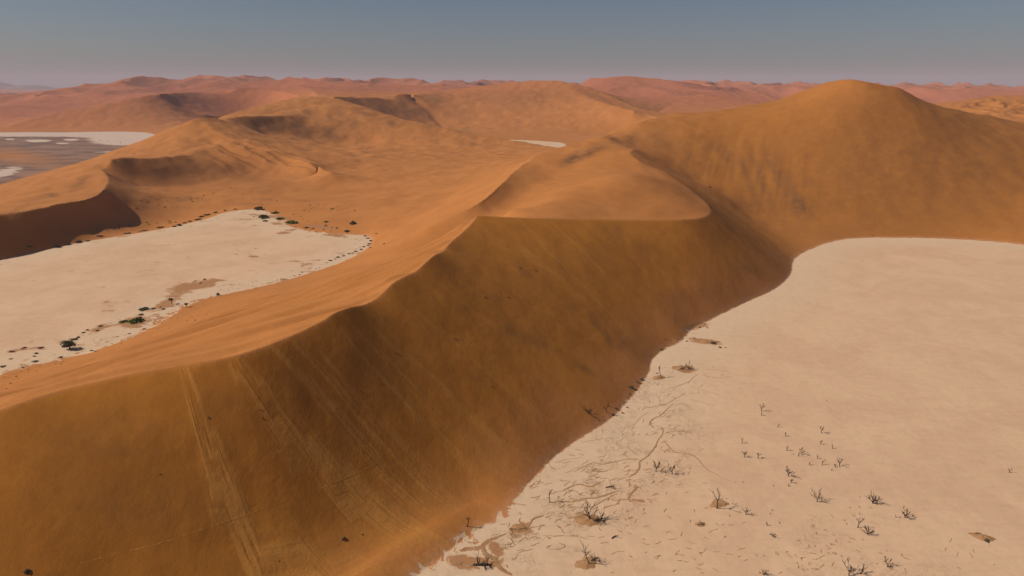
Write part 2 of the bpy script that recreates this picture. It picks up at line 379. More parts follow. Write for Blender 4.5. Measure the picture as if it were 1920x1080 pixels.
# shallow relief of the clay: crust plates, trodden and wind-scoured
Z2 += np.where(INS[0], .05*fbm(GX/6, GY/6, 2, 151) * sstep(0, 4, SD[0]), 0) + np.where(INS[1], .12*fbm(GX/14, GY/14, 2, 153) * sstep(0, 6, SD[1]), 0)
Z2 = np.where(INS[3], .5*fbm(GX/40, GY/40, 3, 157), Z2)
Z = Z2
def ground(x, y):
    """height of the sand or clay at a place"""
    c = (math.atan2(x, y) - TH0)/ht; r = (math.log(math.hypot(x, y)) - rh[0])/hr
    i, j = int(c), int(r); f, g = c-i, r-j
    i = min(max(i, 0), NT-2); j = min(max(j, 0), NR-2)
    return float(Z[j,i]*(1-f)*(1-g) + Z[j,i+1]*f*(1-g) + Z[j+1,i]*(1-f)*g + Z[j+1,i+1]*f*g)
def spot(u, v, r0=60, r1=3000):
    """where the sight line through a picture point first meets the ground"""
    a, y, k = ray(u, v); a, y, k = float(a), float(y), float(k)
    t = r0; st = 1.0; prev = t
    while t < r1:
        if CAM_H + k*t < ground(a*t, y*t): break
        prev = t; t += max(.6, t*.004)
    lo, hi = prev, t
    for _ in range(14):
        m = (lo+hi)/2
        if CAM_H + k*m < ground(a*m, y*m): hi = m
        else: lo = m
    return (a*hi, y*hi, ground(a*hi, y*hi)), hi
print('relief', round(time.time()-T0, 1))

# ------------------------------------------------------------------ tones of the sand and clay, point by point
OCH = FACE * .9 * (.1 + .9*sstep(1, 26, -PANNESS + 6*vnoise(GX/14, GY/14, 77)))
OCH = np.maximum(OCH, sstep(20, 60, GX - (GY-300)*.1) * sstep(350, 430, GY) * (1-sstep(700, 800, RR)) * (SIDE >= 0) * .0)
BIG = blob([(1600,300,260,130,0,1.2),(1800,330,200,120,0,1),(1400,300,120,90,25,1)], None, 380, 760)
OCH = np.clip(np.maximum(OCH, np.clip(BIG, 0, 1)*.75), 0, 1)
OCH = np.where((SIDE < 0) & near & (FT < 60), OCH*.15, OCH)
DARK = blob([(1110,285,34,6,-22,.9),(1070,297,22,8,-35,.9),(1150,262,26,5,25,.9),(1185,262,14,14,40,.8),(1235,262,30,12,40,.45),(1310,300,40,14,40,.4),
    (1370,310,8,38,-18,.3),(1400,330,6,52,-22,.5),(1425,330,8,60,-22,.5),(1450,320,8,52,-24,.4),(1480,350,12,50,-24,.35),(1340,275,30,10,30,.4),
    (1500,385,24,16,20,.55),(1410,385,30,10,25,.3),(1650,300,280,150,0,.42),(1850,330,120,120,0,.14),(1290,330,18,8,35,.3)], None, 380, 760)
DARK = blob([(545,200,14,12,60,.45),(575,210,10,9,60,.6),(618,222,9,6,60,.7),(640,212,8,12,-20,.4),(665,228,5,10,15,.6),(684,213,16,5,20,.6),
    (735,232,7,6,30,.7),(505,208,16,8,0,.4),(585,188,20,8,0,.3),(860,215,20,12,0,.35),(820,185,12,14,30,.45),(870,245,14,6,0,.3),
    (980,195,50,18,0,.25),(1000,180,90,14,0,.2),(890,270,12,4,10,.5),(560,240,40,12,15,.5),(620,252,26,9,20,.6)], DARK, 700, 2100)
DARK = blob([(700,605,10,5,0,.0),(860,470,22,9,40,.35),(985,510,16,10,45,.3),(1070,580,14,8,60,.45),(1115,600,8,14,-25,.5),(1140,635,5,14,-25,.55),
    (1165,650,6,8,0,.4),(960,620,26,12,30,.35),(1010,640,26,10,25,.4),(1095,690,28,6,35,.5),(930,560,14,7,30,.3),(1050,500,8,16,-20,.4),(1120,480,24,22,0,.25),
    (1210,470,22,20,0,.3),(1160,440,14,18,0,.3),(1400,505,30,10,20,.4),(1290,555,60,14,-10,.22),(200,830,120,60,-10,.25),(420,760,40,30,0,.2),(700,700,60,30,40,.22),(250,950,140,50,0,.25),(560,740,30,40,0,.18)], DARK, 90, 480)  # darker spots, with wide soft patches over the lower left slope
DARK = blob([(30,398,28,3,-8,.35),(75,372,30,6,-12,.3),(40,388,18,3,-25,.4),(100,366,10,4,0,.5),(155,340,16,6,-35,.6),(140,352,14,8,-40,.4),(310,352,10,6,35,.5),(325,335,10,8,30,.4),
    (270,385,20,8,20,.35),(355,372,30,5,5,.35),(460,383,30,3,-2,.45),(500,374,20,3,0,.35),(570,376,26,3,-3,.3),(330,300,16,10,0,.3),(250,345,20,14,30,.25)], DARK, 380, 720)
SHADE_SAND = blob([(330,325,95,24,8,.9),(430,318,70,25,15,.8),(90,440,150,34,-12,1.0),(215,350,30,40,0,.5),(540,240,90,18,8,.75),(400,192,80,20,10,.9),(360,180,60,10,0,.6),(180,160,60,8,-5,.0),(280,152,60,6,2,.7),(1000,176,90,12,0,.25),(880,180,60,10,0,.2),(740,210,95,24,18,.9),(1110,176,60,9,25,.8),
    (300,160,60,9,5,.8),(430,158,60,6,5,.5),(60,205,120,14,0,.6),(1850,205,90,20,0,.5),(480,300,60,26,18,.5)], None, 380, 6000)  # shade of faces turned from the sun painted in, with some darker sand
SHADE_SAND = np.maximum(SHADE_SAND, np.clip(BIG, 0, 1)*.55)
SHADE_SAND = np.where(INS[0] | INS[1] | INS[3], 0, np.clip(SHADE_SAND, 0, 1))
# tracks: sheets of disturbed, paler sand running down the slip face
TRK = np.zeros(GX.shape)
for u, v, z, wd, t0, t1, am in [(352,682,35,3.0,0,62,1.0),(420,668,36,4.0,0,60,.9),(470,655,36,3.0,0,48,.8),(512,640,37,2.0,0,52,.75),(545,628,38,1.5,6,44,.6),
        (600,602,39,1.4,4,50,.55),(650,584,41,1.6,0,46,.6),(690,560,42,1.3,6,60,.5),(740,524,43,1.2,10,60,.45),(800,480,46,1.0,6,40,.3),
        (905,404,50,1.6,18,90,.45),(935,406,48,5.0,22,60,.55),(960,408,46,2.0,30,100,.5),(1000,409,44,2.0,0,35,.25)]:
    s0 = s_at(u, v, z); wob = 1.1*vnoise(FT/14, FT*0+u/37., 163) + .6*vnoise(FT/5, FT*0+u/17., 164)
    wd2 = .8*wd*(.45 + 1.2*np.clip(FT/50, 0, 1.2))
    TRK = np.maximum(TRK, am*np.exp(-((FS - s0 - wob)/wd2)**4) * sstep(t0-3, t0+3, FT) * (1-sstep(t1-18, t1+6, FT + 8*vnoise(FS/1.6, FT/40, 171))))
TRK *= FACE
TRK = blob([(870,812,8,50,-30,.0)], TRK)
GRAV = np.where(INS[3], 1.0, 0.0) * sstep(0, 8, SD[3]); GRAV *= (1 - blob([(40,295,90,14,8,.75),(0,290,50,10,0,.4)]).clip(0,1)*.7)
WHT = blob([(60,252,170,3.2,0,2.6),(240,262,70,11,0,1.4),(215,252,60,5,0,1.2),(72,264,22,2.4,0,1.6),(130,262,14,1.6,0,1.1),(116,269,11,1.8,0,1.3),(18,261,10,1.4,0,1.1),
    (200,285,40,2.0,-4,.6),(25,318,34,8,-10,.62),(0,328,26,8,-8,.6),(60,300,30,4,-5,.4),(40,215,26,1.6,0,0)], None, 650, 2300)
WHT = np.where(INS[3], WHT, 0)
AMP = np.full(GX.shape, .8)
AMP = blob([(860,1040,90,40,-30,4.5),(960,980,40,26,-30,2.2),(1290,630,60,22,0,1.3),(1190,740,30,30,0,1.0)], AMP, 80, 330)
AMP = blob([(60,680,90,26,-15,4.0),(180,640,70,22,-20,5.0),(300,590,70,26,-25,6.0),(370,545,60,18,-15,5.0),(560,425,90,10,12,5.0),(640,500,60,12,-25,1.0),(500,408,40,8,0,5)], AMP, 230, 650)
SANDY = blob([(385,532,22,8,-6,1.3),(340,545,30,8,-15,1.0),(350,536,22,6,0,.7),(310,570,24,8,-25,1.3),(250,602,32,9,-10,1.1),(180,618,24,6,-15,.9),(120,640,22,4,-10,.5),(40,655,22,4,-8,.8),(75,652,14,4,0,.7),
    (24,659,12,2.6,0,.8),(476,481,11,2.2,0,1.2),(472,507,9,2,0,.7),(443,477,5,1,0,.9),(530,437,12,2.2,-3,1.3),(500,405,40,3,5,.9),(460,411,28,1.4,0,.8),(478,423,12,1.3,0,.7),
    (520,420,14,2,0,.9),(573,497,14,3,-10,.8),(590,488,14,2,0,.8),(555,490,7,1.3,0,.9),(602,425,34,3,8,.6),(632,441,16,1.6,0,1.2),(480,466,5,1,0,.9),(497,477,5,1,0,.8),(110,600,30,1.4,-8,.35),(200,570,14,20,20,.35),(300,470,60,4,-10,.3),
    (405,525,10,2,0,1.2),(422,526,12,1.4,0,.8),(200,490,60,3,-10,.2),(350,455,50,2,-6,.2)], None, 230, 650)
SANDY = blob([(1104,975,24,9,0,1.4),(1094,968,10,6,-20,.9),(1098,1057,22,9,0,1.1),(1284,692,17,7,8,1.6),(1236,708,13,4.5,-5,1.2),(1322,640,30,5,8,1.5),(1310,612,30,7,-12,.8),(1345,945,22,10,-10,.55),(1312,983,13,4.5,0,.7),
    (975,990,24,8,-25,1.2),(905,1052,40,10,12,1.0),(930,1030,12,22,-35,1.2),(985,1000,22,6,-20,.8),(860,1055,26,12,20,1.3),(1200,940,16,4,5,1.0),(1842,1008,20,7,25,.7),(1575,1000,14,30,-45,.25),(1640,955,60,30,0,.06)], SANDY, 80, 330)
_st = fbm(GX/24, GY/15, 4, 201)
SANDY = SANDY + np.where(INS[1], .34*sstep(.05, .7, _st) + .45*(1-sstep(3, 22, SD[1]))*sstep(-.1, .5, fbm(GX/9, GY/7, 3, 203)), 0)
CRK = blob([(1130,900,130,80,-20,1.0),(1220,760,80,90,-25,.9),(1060,960,90,60,-10,1.0),(940,1020,90,50,-20,1.2),(1260,840,70,60,0,.5),(1590,1010,90,70,0,.55),(1500,1050,60,40,0,.5),(1700,1060,90,40,0,.4),(1100,1060,100,30,0,.5)], None, 80, 330)
print('stuff', round(time.time()-T0, 1))

# ------------------------------------------------------------------ materials
def mat(name):
    m = bpy.data.materials.new(name); m.use_nodes = True; n = m.node_tree.nodes; b = n['Principled BSDF']
    b.inputs['Roughness'].default_value = .95; b.inputs['Specular IOR Level'].default_value = .15
    return m, m.node_tree, b
class NB:
    """terse node building"""
    def __init__(s, t): s.t = t
    def n(s, k, **p):
        x = s.t.nodes.new(k)
        for a, b in p.items(): setattr(x, a, b)
        return x
    def lk(s, a, b): s.t.links.new(a, b)
    def put(s, sock, v):
        if isinstance(v, (int, float)): sock.default_value = v
        elif isinstance(v, tuple): sock.default_value = v if len(v) == len(sock.default_value) else v + (1,)
        else: s.lk(v, sock)
    def m(s, op, a, b=0.0, c=0.0, clamp=False):
        x = s.n('ShaderNodeMath', operation=op); x.use_clamp = clamp
        s.put(x.inputs[0], a); s.put(x.inputs[1], b); s.put(x.inputs[2], c); return x.outputs[0]
    def attr(s, nm): return s.n('ShaderNodeAttribute', attribute_name=nm).outputs['Fac']
    def vattr(s, nm): return s.n('ShaderNodeAttribute', attribute_name=nm).outputs['Vector']
    def map(s, v, sc=(1,1,1), rot=(0,0,0)):
        x = s.n('ShaderNodeMapping'); s.lk(v, x.inputs[0]); x.inputs['Scale'].default_value = sc; x.inputs['Rotation'].default_value = rot; return x.outputs[0]
    def noise(s, v, sc, det=3.0, rough=.55, dist=0.0):
        x = s.n('ShaderNodeTexNoise'); s.lk(v, x.inputs['Vector']); x.inputs['Scale'].default_value = sc
        x.inputs['Detail'].default_value = det; x.inputs['Roughness'].default_value = rough; x.inputs['Distortion'].default_value = dist
        return x.outputs['Fac']
    def ramp(s, f, a, b, lo=0.0, hi=1.0):
        x = s.n('ShaderNodeMapRange', interpolation_type='SMOOTHSTEP'); s.put(x.inputs[0], f)
        for i, q in enumerate((a, b, lo, hi)): s.put(x.inputs[i+1], q)
        return x.outputs[0]
    def mix(s, f, a, b):
        x = s.n('ShaderNodeMix', data_type='RGBA'); s.put(x.inputs[0], f); s.put(x.inputs[6], a); s.put(x.inputs[7], b); return x.outputs[2]
    def bump(s, h, dist, st=1.0, nrm=None):
        x = s.n('ShaderNodeBump'); s.put(x.inputs['Height'], h); x.inputs['Distance'].default_value = dist; x.inputs['Strength'].default_value = st
        if nrm is not None: s.lk(nrm, x.inputs['Normal'])
        return x.outputs[0]
land, t_, bs_ = mat('sand_and_clay')
k = NB(t_); P = k.n('ShaderNodeNewGeometry').outputs['Position']
fall = k.vattr('fall')
n1 = k.noise(P, .035, 4); n2 = k.noise(P, .4, 4); n3 = k.noise(P, 2.2, 3)
# sand
sand = k.mix(k.ramp(n1, .35, .65), (.530,.200,.052), (.475,.176,.043))
redder = k.ramp(k.attr('far'), 0, 1)
sand = k.mix(redder, sand, (.460,.145,.065))
mott = k.noise(P, .11, 5, .6, .4)
och = k.mix(k.ramp(mott, .32, .68), (.470,.172,.018), (.420,.148,.015))
sand = k.mix(k.attr('ochre'), sand, och)
streak = k.noise(k.map(fall, (1, .07, 1)), .75, 5, .6)
tm = k.m('MULTIPLY', k.m('MULTIPLY', k.attr('track'), 1.25), k.ramp(k.m('ADD', streak, k.m('MULTIPLY', k.m('SUBTRACT', k.noise(P, 1.1, 3), .5), .14)), .32, .62))
sand = k.mix(k.m('MULTIPLY', tm, .72, clamp=True), sand, (.600,.255,.050))
sand = k.mix(k.m('MULTIPLY', k.attr('slip'), .55), sand, k.mix(redder, (.225,.080,.022), (.190,.052,.034)))  # base colour takes the painted slip-face shade and the big dune's darker sand
blot = k.noise(P, .16, 5, .65, .8)
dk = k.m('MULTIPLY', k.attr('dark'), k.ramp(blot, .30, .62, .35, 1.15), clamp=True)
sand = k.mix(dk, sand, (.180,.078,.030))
sand = k.mix(k.ramp(k.m('ADD', k.m('MULTIPLY', n3, .6), k.m('MULTIPLY', n2, .4)), .35, .62, 0, .20), sand, (.26,.095,.018))
# clay
sd_ = k.attr('pan')
clay = k.mix(k.ramp(k.noise(P, .03, 6, .65, .8), .38, .62), (.705,.448,.266), (.650,.404,.237))
clay = k.mix(k.ramp(sd_, 38, 2, 0, .75), clay, (.680,.478,.300))
clay = k.mix(k.ramp(k.noise(k.map(P, (.3, 1, 1)), .5, 5, .6), .45, .72, 0, .18), clay, (.460,.260,.145))
w1 = k.noise(P, .13, 4, .6, 2.2)
crk = k.ramp(k.m('ABSOLUTE', k.m('SUBTRACT', w1, .5)), .014, .004)
w2 = k.noise(k.map(P, (1, .7, 1), (0, 0, .5)), .33, 3, .6, 1.6)
crk2 = k.ramp(k.m('ABSOLUTE', k.m('SUBTRACT', w2, .52)), .016, .004)
gate = k.ramp(k.noise(P, .08, 3), .45, .6)
cc_ = k.m('MULTIPLY', k.attr('crack'), k.m('MULTIPLY', k.m('MAXIMUM', crk, k.m('MULTIPLY', crk2, .8)), gate), clamp=True)
clay = k.mix(k.m('MULTIPLY', cc_, .45), clay, (.330,.160,.072))
edge = k.m('ADD', sd_, k.m('MULTIPLY', k.attr('amp'), k.m('MULTIPLY', k.m('SUBTRACT', k.noise(P, .16, 6, .65, 1.8), .5), 5.0)))
isclay = k.ramp(edge, -.10, .35)
drift = k.m('ADD', k.attr('sandy'), k.m('MULTIPLY', k.m('SUBTRACT', k.noise(P, .30, 6, .75, .6), .5), 2.6))
isclay = k.m('MULTIPLY', isclay, k.ramp(drift, .80, .36, .08, 1.0))
damp = k.ramp(edge, -3.5, 0, 0, .35)
sand = k.mix(damp, sand, (.60,.30,.165))
sand = k.mix(k.ramp(k.attr('sandy'), .1, .4), sand, (.400,.180,.072))
col = k.mix(isclay, sand, clay)
# gravel flat
gcol = k.mix(k.ramp(k.noise(k.map(P, (.5, 1, 1)), .03, 5, .65), .38, .62), (.165,.100,.075), (.320,.175,.110))
gcol = k.mix(k.ramp(k.noise(P, .25, 3), .62, .7, 0, .6), gcol, (.07,.05,.035))
col = k.mix(k.attr('gravel'), col, gcol)
wh = k.m('ADD', k.attr('white'), k.m('MULTIPLY', k.m('SUBTRACT', k.noise(k.map(P, (.4, 1, 1)), .06, 5, .7), .5), 1.6))
col = k.mix(k.m('MULTIPLY', k.ramp(wh, .42, .62), k.ramp(k.attr('white'), .05, .3)), col, (.62,.44,.33))
k.lk(col, bs_.inputs['Base Color'])
rip = k.n('ShaderNodeTexWave', wave_type='BANDS', bands_direction='X'); k.lk(k.map(P, (1,.25,1)), rip.inputs['Vector'])
rip.inputs['Scale'].default_value = .9; rip.inputs['Distortion'].default_value = 6; rip.inputs['Detail'].default_value = 3
sandy = k.m('SUBTRACT', 1.0, isclay)
hgt = k.m('ADD', k.m('MULTIPLY', rip.outputs['Fac'], k.m('MULTIPLY', sandy, .03)), k.m('MULTIPLY', n2, .5))
hgt = k.m('ADD', hgt, k.m('MULTIPLY', tm, .25))
hgt = k.m('ADD', hgt, k.m('MULTIPLY', k.noise(P, 1.1, 4, .7), k.m('MULTIPLY', sandy, .12)))
hgt = k.m('ADD', hgt, k.m('MULTIPLY', streak, k.m('MULTIPLY', k.attr('ochre'), .03)))
hgt = k.m('ADD', hgt, k.m('MULTIPLY', cc_, -.6))
k.lk(k.bump(hgt, .5, .55), bs_.inputs['Normal'])

# ------------------------------------------------------------------ ground objects
FAR = sstep(1200, 2700, RR)
full = np.stack([GX, GY, Z], 2)
du = np.zeros_like(full); dv = np.zeros_like(full)
du[:, 1:-1] = full[:, 2:]-full[:, :-2]; du[:, 0] = full[:, 1]-full[:, 0]; du[:, -1] = full[:, -1]-full[:, -2]
dv[1:-1] = full[2:]-full[:-2]; dv[0] = full[1]-full[0]; dv[-1] = full[-1]-full[-2]
NRM = np.cross(du, dv); NRM /= np.linalg.norm(NRM, axis=2, keepdims=True)
flat_v = full.reshape(-1, 3); flat_n = NRM.reshape(-1, 3)
ii = (np.arange(NR-1)[:, None]*NT + np.arange(NT-1)[None]).ravel()
QUAD = np.stack([ii, ii+1, ii+NT+1, ii+NT], 1)
own = np.zeros(NR*NT, int)
for q, m in enumerate(INS): own[m.ravel()] = q+1
fo = own[QUAD]; fo = np.where((fo == fo[:, :1]).all(1), fo[:, 0], 0)
qr = RR.ravel()[QUAD[:, 0]]; fo = np.where((fo == 0) & (qr > 1250), 5, fo)
ATT = dict(slip=SHADE_SAND, pan=PANNESS, ochre=OCH, dark=DARK, track=TRK, gravel=GRAV, white=WHT, amp=AMP, sandy=SANDY, crack=CRK, far=FAR)  # slip: painted shade of faces turned from the sun, with some darker sand
def ground_piece(name, sel):
    Q = QUAD[sel]; used, inv = np.unique(Q, return_inverse=True); Q = inv.reshape(-1, 4).astype(np.int32)
    me = bpy.data.meshes.new(name); V = flat_v[used].astype(np.float32)
    me.vertices.add(len(V)); me.vertices.foreach_set('co', V.ravel())
    me.loops.add(Q.size); me.loops.foreach_set('vertex_index', Q.ravel())
    me.polygons.add(len(Q)); me.polygons.foreach_set('loop_start', np.arange(0, Q.size, 4, dtype=np.int32))
    me.polygons.foreach_set('use_smooth', np.ones(len(Q), bool)); me.update()
    me.normals_split_custom_set_from_vertices(flat_n[used].astype(np.float32))
    for nm, arr in ATT.items():
        a = me.attributes.new(nm, 'FLOAT', 'POINT'); a.data.foreach_set('value', arr.ravel()[used].astype(np.float32))
    a = me.attributes.new('fall', 'FLOAT_VECTOR', 'POINT')
    f3 = np.stack([FS.ravel()[used], FT.ravel()[used], 0*used], 1).astype(np.float32); a.data.foreach_set('vector', f3.ravel())
    me.materials.append(land); o = bpy.data.objects.new(name, me); C.objects.link(o); o['kind'] = 'structure'
    return o
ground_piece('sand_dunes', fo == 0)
ground_piece('distant_dunes', fo == 5)
ground_piece('clay_pan', fo == 1)
ground_piece('clay_pan', fo == 2)
ground_piece('clay_pan', fo == 3)
ground_piece('gravel_flat', fo == 4)
print('ground', round(time.time()-T0, 1))
# plain beyond and behind, out to the horizon
def plain():
    rings = [0.0, 49.9]; V = [(0,0,-.5)]; n = 96; F = []
    rr = [60, 300, 900, 2500, 6000, 9450, 12000, 18000, 30000]
    for r in rr:
        for i in range(n):
            a = 2*math.pi*i/n; x, y = r*math.sin(a), r*math.cos(a)
            ang = math.atan2(x, y); inn = TH0*.97 < ang < TH1*.97
            z = -2.5 if (inn and 40 < r < 9460) else (.0 if not inn else -.5)
            if r > 9000: z = 20*math.sin(i*1.7)+ (35 if r < 13000 else 0)*math.sin(i*.9+r)
            if inn and 40 < r < 9460: z = -6
            V.append((x, y, z))
    F += [(0, 1+i, 1+(i+1) % n) for i in range(n)]
    for q in range(len(rr)-1):
        b = 1+q*n
        F += [(b+i, b+n+i, b+n+(i+1) % n, b+(i+1) % n) for i in range(n)]
    me = bpy.data.meshes.new('desert_plain'); me.from_pydata(V, [], [f[::-1] for f in F]); me.update()
    me.polygons.foreach_set('use_smooth', [True]*len(me.polygons))
    m, t, b = mat('plain_sand'); kk = NB(t); PP = kk.n('ShaderNodeNewGeometry').outputs['Position']
    kk.lk(kk.mix(kk.noise(PP, .01, 5), (.52,.18,.07), (.42,.14,.06)), b.inputs['Base Color'])
    me.materials.append(m); o = bpy.data.objects.new('desert_plain', me); C.objects.link(o); o['kind'] = 'structure'
plain()
# haze
def haze():
    x0, x1, y0, y1, z0, z1 = -31000, 31000, -31000, 31000, -60, 420
    V = [(x,y,z) for z in (z0,z1) for y in (y0,y1) for x in (x0,x1)]
    F = [(0,2,3,1),(4,5,7,6),(0,1,5,4),(2,6,7,3),(0,4,6,2),(1,3,7,5)]
    me = bpy.data.meshes.new('haze'); me.from_pydata(V, [], F); me.update()
    m = bpy.data.materials.new('haze_air'); m.use_nodes = True; t = m.node_tree; t.nodes.clear()
    pv = t.nodes.new('ShaderNodeVolumePrincipled'); pv.inputs['Color'].default_value = HAZE_COL; pv.inputs['Density'].default_value = HAZE_DEN
    oo = t.nodes.new('ShaderNodeOutputMaterial'); t.links.new(pv.outputs[0], oo.inputs['Volume'])
    me.materials.append(m); o = bpy.data.objects.new('haze', me); C.objects.link(o); o['kind'] = 'stuff'
    o['label'] = 'thin bluish haze over the whole desert'
HAZE_COL = (.67, .69, .78, 1); HAZE_DEN = 6.5e-5
haze()
print('setting', round(time.time()-T0, 1))
# ------------------------------------------------------------------ things
def top(o, label, cat, group=None):
    o['label'] = label; o['category'] = cat
    if group: o['group'] = group
    return o
def simple(name, c0, c1, sc, rough=.9):
    m, t, b = mat(name); k_ = NB(t); PP = k_.n('ShaderNodeTexCoord').outputs['Object']
    k_.lk(k_.mix(k_.ramp(k_.noise(PP, sc, 4), .35, .65), c0, c1), b.inputs['Base Color']); b.inputs['Roughness'].default_value = rough
    return m
M_DEAD = simple('dead_wood', (.060,.040,.028), (.030,.020,.014), 2.0)
M_BARK = simple('bark', (.10,.07,.05), (.05,.035,.025), 2.0)
M_LEAF = simple('dark_leaves', (.115,.112,.058), (.062,.066,.034), .8)
M_LEAF2 = simple('dusty_leaves', (.150,.125,.060), (.085,.075,.038), .9)
M_GREEN = simple('fresh_green_leaves', (.150,.190,.030), (.090,.120,.022), .6)
M_DRY = simple('dry_brush', (.16,.095,.05), (.07,.045,.025), 1.2)
M_RILL = simple('channel_sand', (.43,.235,.115), (.36,.18,.08), .5)
M_HEAP = simple('heaped_sand', (.44,.235,.105), (.37,.185,.078), .35)
M_TRAIL = simple('trodden_sand', (.56,.25,.045), (.44,.17,.028), .5)
M_CLOD = simple('clods', (.22,.11,.04), (.10,.05,.025), 2.0)

class MB:
    def __init__(s): s.v = []; s.f = []
    def tube(s, pts, rad, n=5):
        b = len(s.v); prev = None
        for i, p in enumerate(pts):
            d = (pts[min(i+1, len(pts)-1)] - pts[max(i-1, 0)]); d = d.normalized() if d.length > 1e-6 else Vector((0,0,1))
            if prev is None: a = d.orthogonal().normalized()
            else:
                a = (prev - d*prev.dot(d)); a = a.normalized() if a.length > 1e-5 else d.orthogonal().normalized()
            prev = a; c = d.cross(a)
            for j in range(n):
                t = 2*math.pi*j/n; s.v.append(tuple(p + (a*math.cos(t) + c*math.sin(t))*rad[i]))
        for i in range(len(pts)-1):
            for j in range(n):
                q = b+i*n+j; w_ = b+i*n+(j+1) % n; s.f.append((q, w_, w_+n, q+n))
        s.f.append(tuple(b+(len(pts)-1)*n+j for j in range(n)))
        s.f.append(tuple(b+n-1-j for j in range(n)))
    def mesh(s, name, m):
        me = bpy.data.meshes.new(name); me.from_pydata(s.v, [], s.f); me.update()
        me.polygons.foreach_set('use_smooth', [True]*len(me.polygons)); me.materials.append(m); return me
    def build(s, name, m, parent=None):
        o = bpy.data.objects.new(name, s.mesh(name, m)); C.objects.link(o)
        if parent: o.parent = parent
        return o
def empty(name, loc):
    o = bpy.data.objects.new(name, None); o.empty_display_size = .5; o.location = loc; C.objects.link(o); return o
def grow(mb, R, p, d, ln, r, depth, wild=.5):
    """one dead limb and its twigs"""
    n = 4; pts = [p.copy()]; rad = [r]; q = p.copy(); dd = d.copy()
    for i in range(n):
        dd = (dd + Vector((R.uniform(-1,1), R.uniform(-1,1), R.uniform(-.5,.8)))*.22*wild*1.4).normalized()
        q = q + dd*ln/n; pts.append(q.copy()); rad.append(max(r*(1-(i+1)/n*.75), .035))
    mb.tube(pts, rad, 5)
    if depth > 0:
        for k_ in range(R.randint(2, 3)):
            i = R.randint(1, n); e = (dd + Vector((R.uniform(-1,1), R.uniform(-1,1), R.uniform(-.3,.9)))*.85).normalized()
            grow(mb, R, pts[i], e, ln*R.uniform(.45,.75), rad[i]*.8, depth-1, wild)
def px_m(u, v, t):
    """metres that one picture pixel covers at a distance t along the sight axis"""
    return t/1280.0
def sink(loc, d=.12): return (loc[0], loc[1], loc[2]-d)
def dead_tree(u, v, h, label, group=None, seed=0, limbs=4, lean=0.0, spread=.8, name='dead_tree', cat='dead tree', tr=.5):
    loc, t = spot(u, v); H_ = h*t/1280*1.0; R = random.Random(seed*91+int(u*7+v)); 
    r = min(max(.034*H_, .10), .30)
    if h < 11:                                             # too small in the picture for its parts to show
        mb = MB(); bend = Vector((lean + R.uniform(-.15,.15), R.uniform(-.2,.2), 1)).normalized()
        p = Vector((0,0,0)); pts = [p, p+bend*H_*.25, p+bend*H_*.5]; mb.tube([Vector(q) for q in pts], [r*1.25, r, r*.8], 5)
        for k_ in range(max(1, limbs-1)):
            a = R.uniform(0, 6.28); grow(mb, R, pts[2]*R.uniform(.7,1), Vector((math.cos(a)*spread, math.sin(a)*spread, 1.1)).normalized(), H_*.55, r*.75, 1 if h > 6 else 0)
        o = mb.build(name, M_DEAD); o.location = sink(loc); return top(o, label, cat, group)
    root = empty(name, sink(loc)); top(root, label, cat, group)
    mb = MB(); bend = Vector((lean, R.uniform(-.15,.15), 1)).normalized(); q = Vector((0,0,0)); pts = [q.copy()]; rad = [r*1.5]
    for i in range(4):
        bend = (bend + Vector((R.uniform(-1,1), R.uniform(-1,1), .2))*.14).normalized(); q = q + bend*H_*tr/4; pts.append(q.copy()); rad.append(r*(1.15-.14*i))
    mb.tube(pts, rad, 7); mb.build('trunk', M_DEAD, root)
    a0 = R.uniform(0, 6.28)
    for k_ in range(limbs):
        mb = MB(); a = a0 + k_*6.283/limbs + R.uniform(-.4,.4); i = R.choice([2,3,4,4]) if limbs > 3 else 4
        grow(mb, R, pts[i], Vector((math.cos(a)*spread, math.sin(a)*spread, R.uniform(.5,1.3))).normalized(), H_*R.uniform(.45,.62), r*.72, 2)
        mb.build('branch', M_DEAD, root)
    return root
def fallen(u, v, w_, label, group=None, turn=0.0, seed=0, branches=2, rise=.12, name='fallen_log', cat='dead wood'):
    loc, t = spot(u, v); L = w_*t/1280*1.05; R = random.Random(seed*17+int(u+v)); r = min(max(.05*L, .12), .22)
    root = empty(name, loc); top(root, label, cat, group)
    a = math.radians(turn); d = Vector((math.cos(a), math.sin(a), rise)); p = -d*L*.5 + Vector((0,0,r*.6+L*rise*.45))
    pts = [p]; dd = d.normalized()
    for i in range(4):
        dd = (dd + Vector((R.uniform(-1,1), R.uniform(-1,1), R.uniform(-.3,.3)))*.16).normalized(); pts.append(pts[-1] + dd*L/4)
    mb = MB(); mb.tube(pts, [r*1.3, r*1.1, r, r*.8, r*.5], 7); mb.build('trunk', M_DEAD, root)
    for k_ in range(branches):
        mb = MB(); s_ = 1 if k_ % 2 else -1
        e = Vector((-math.sin(a)*s_ + R.uniform(-.5,.8)*math.cos(a), math.cos(a)*s_ + R.uniform(-.5,.8)*math.sin(a), R.uniform(.15,.7))).normalized()
        grow(mb, R, pts[R.randint(1,3)], e, L*R.uniform(.35,.6), r*.7, 1); mb.build('branch', M_DEAD, root)
    return root
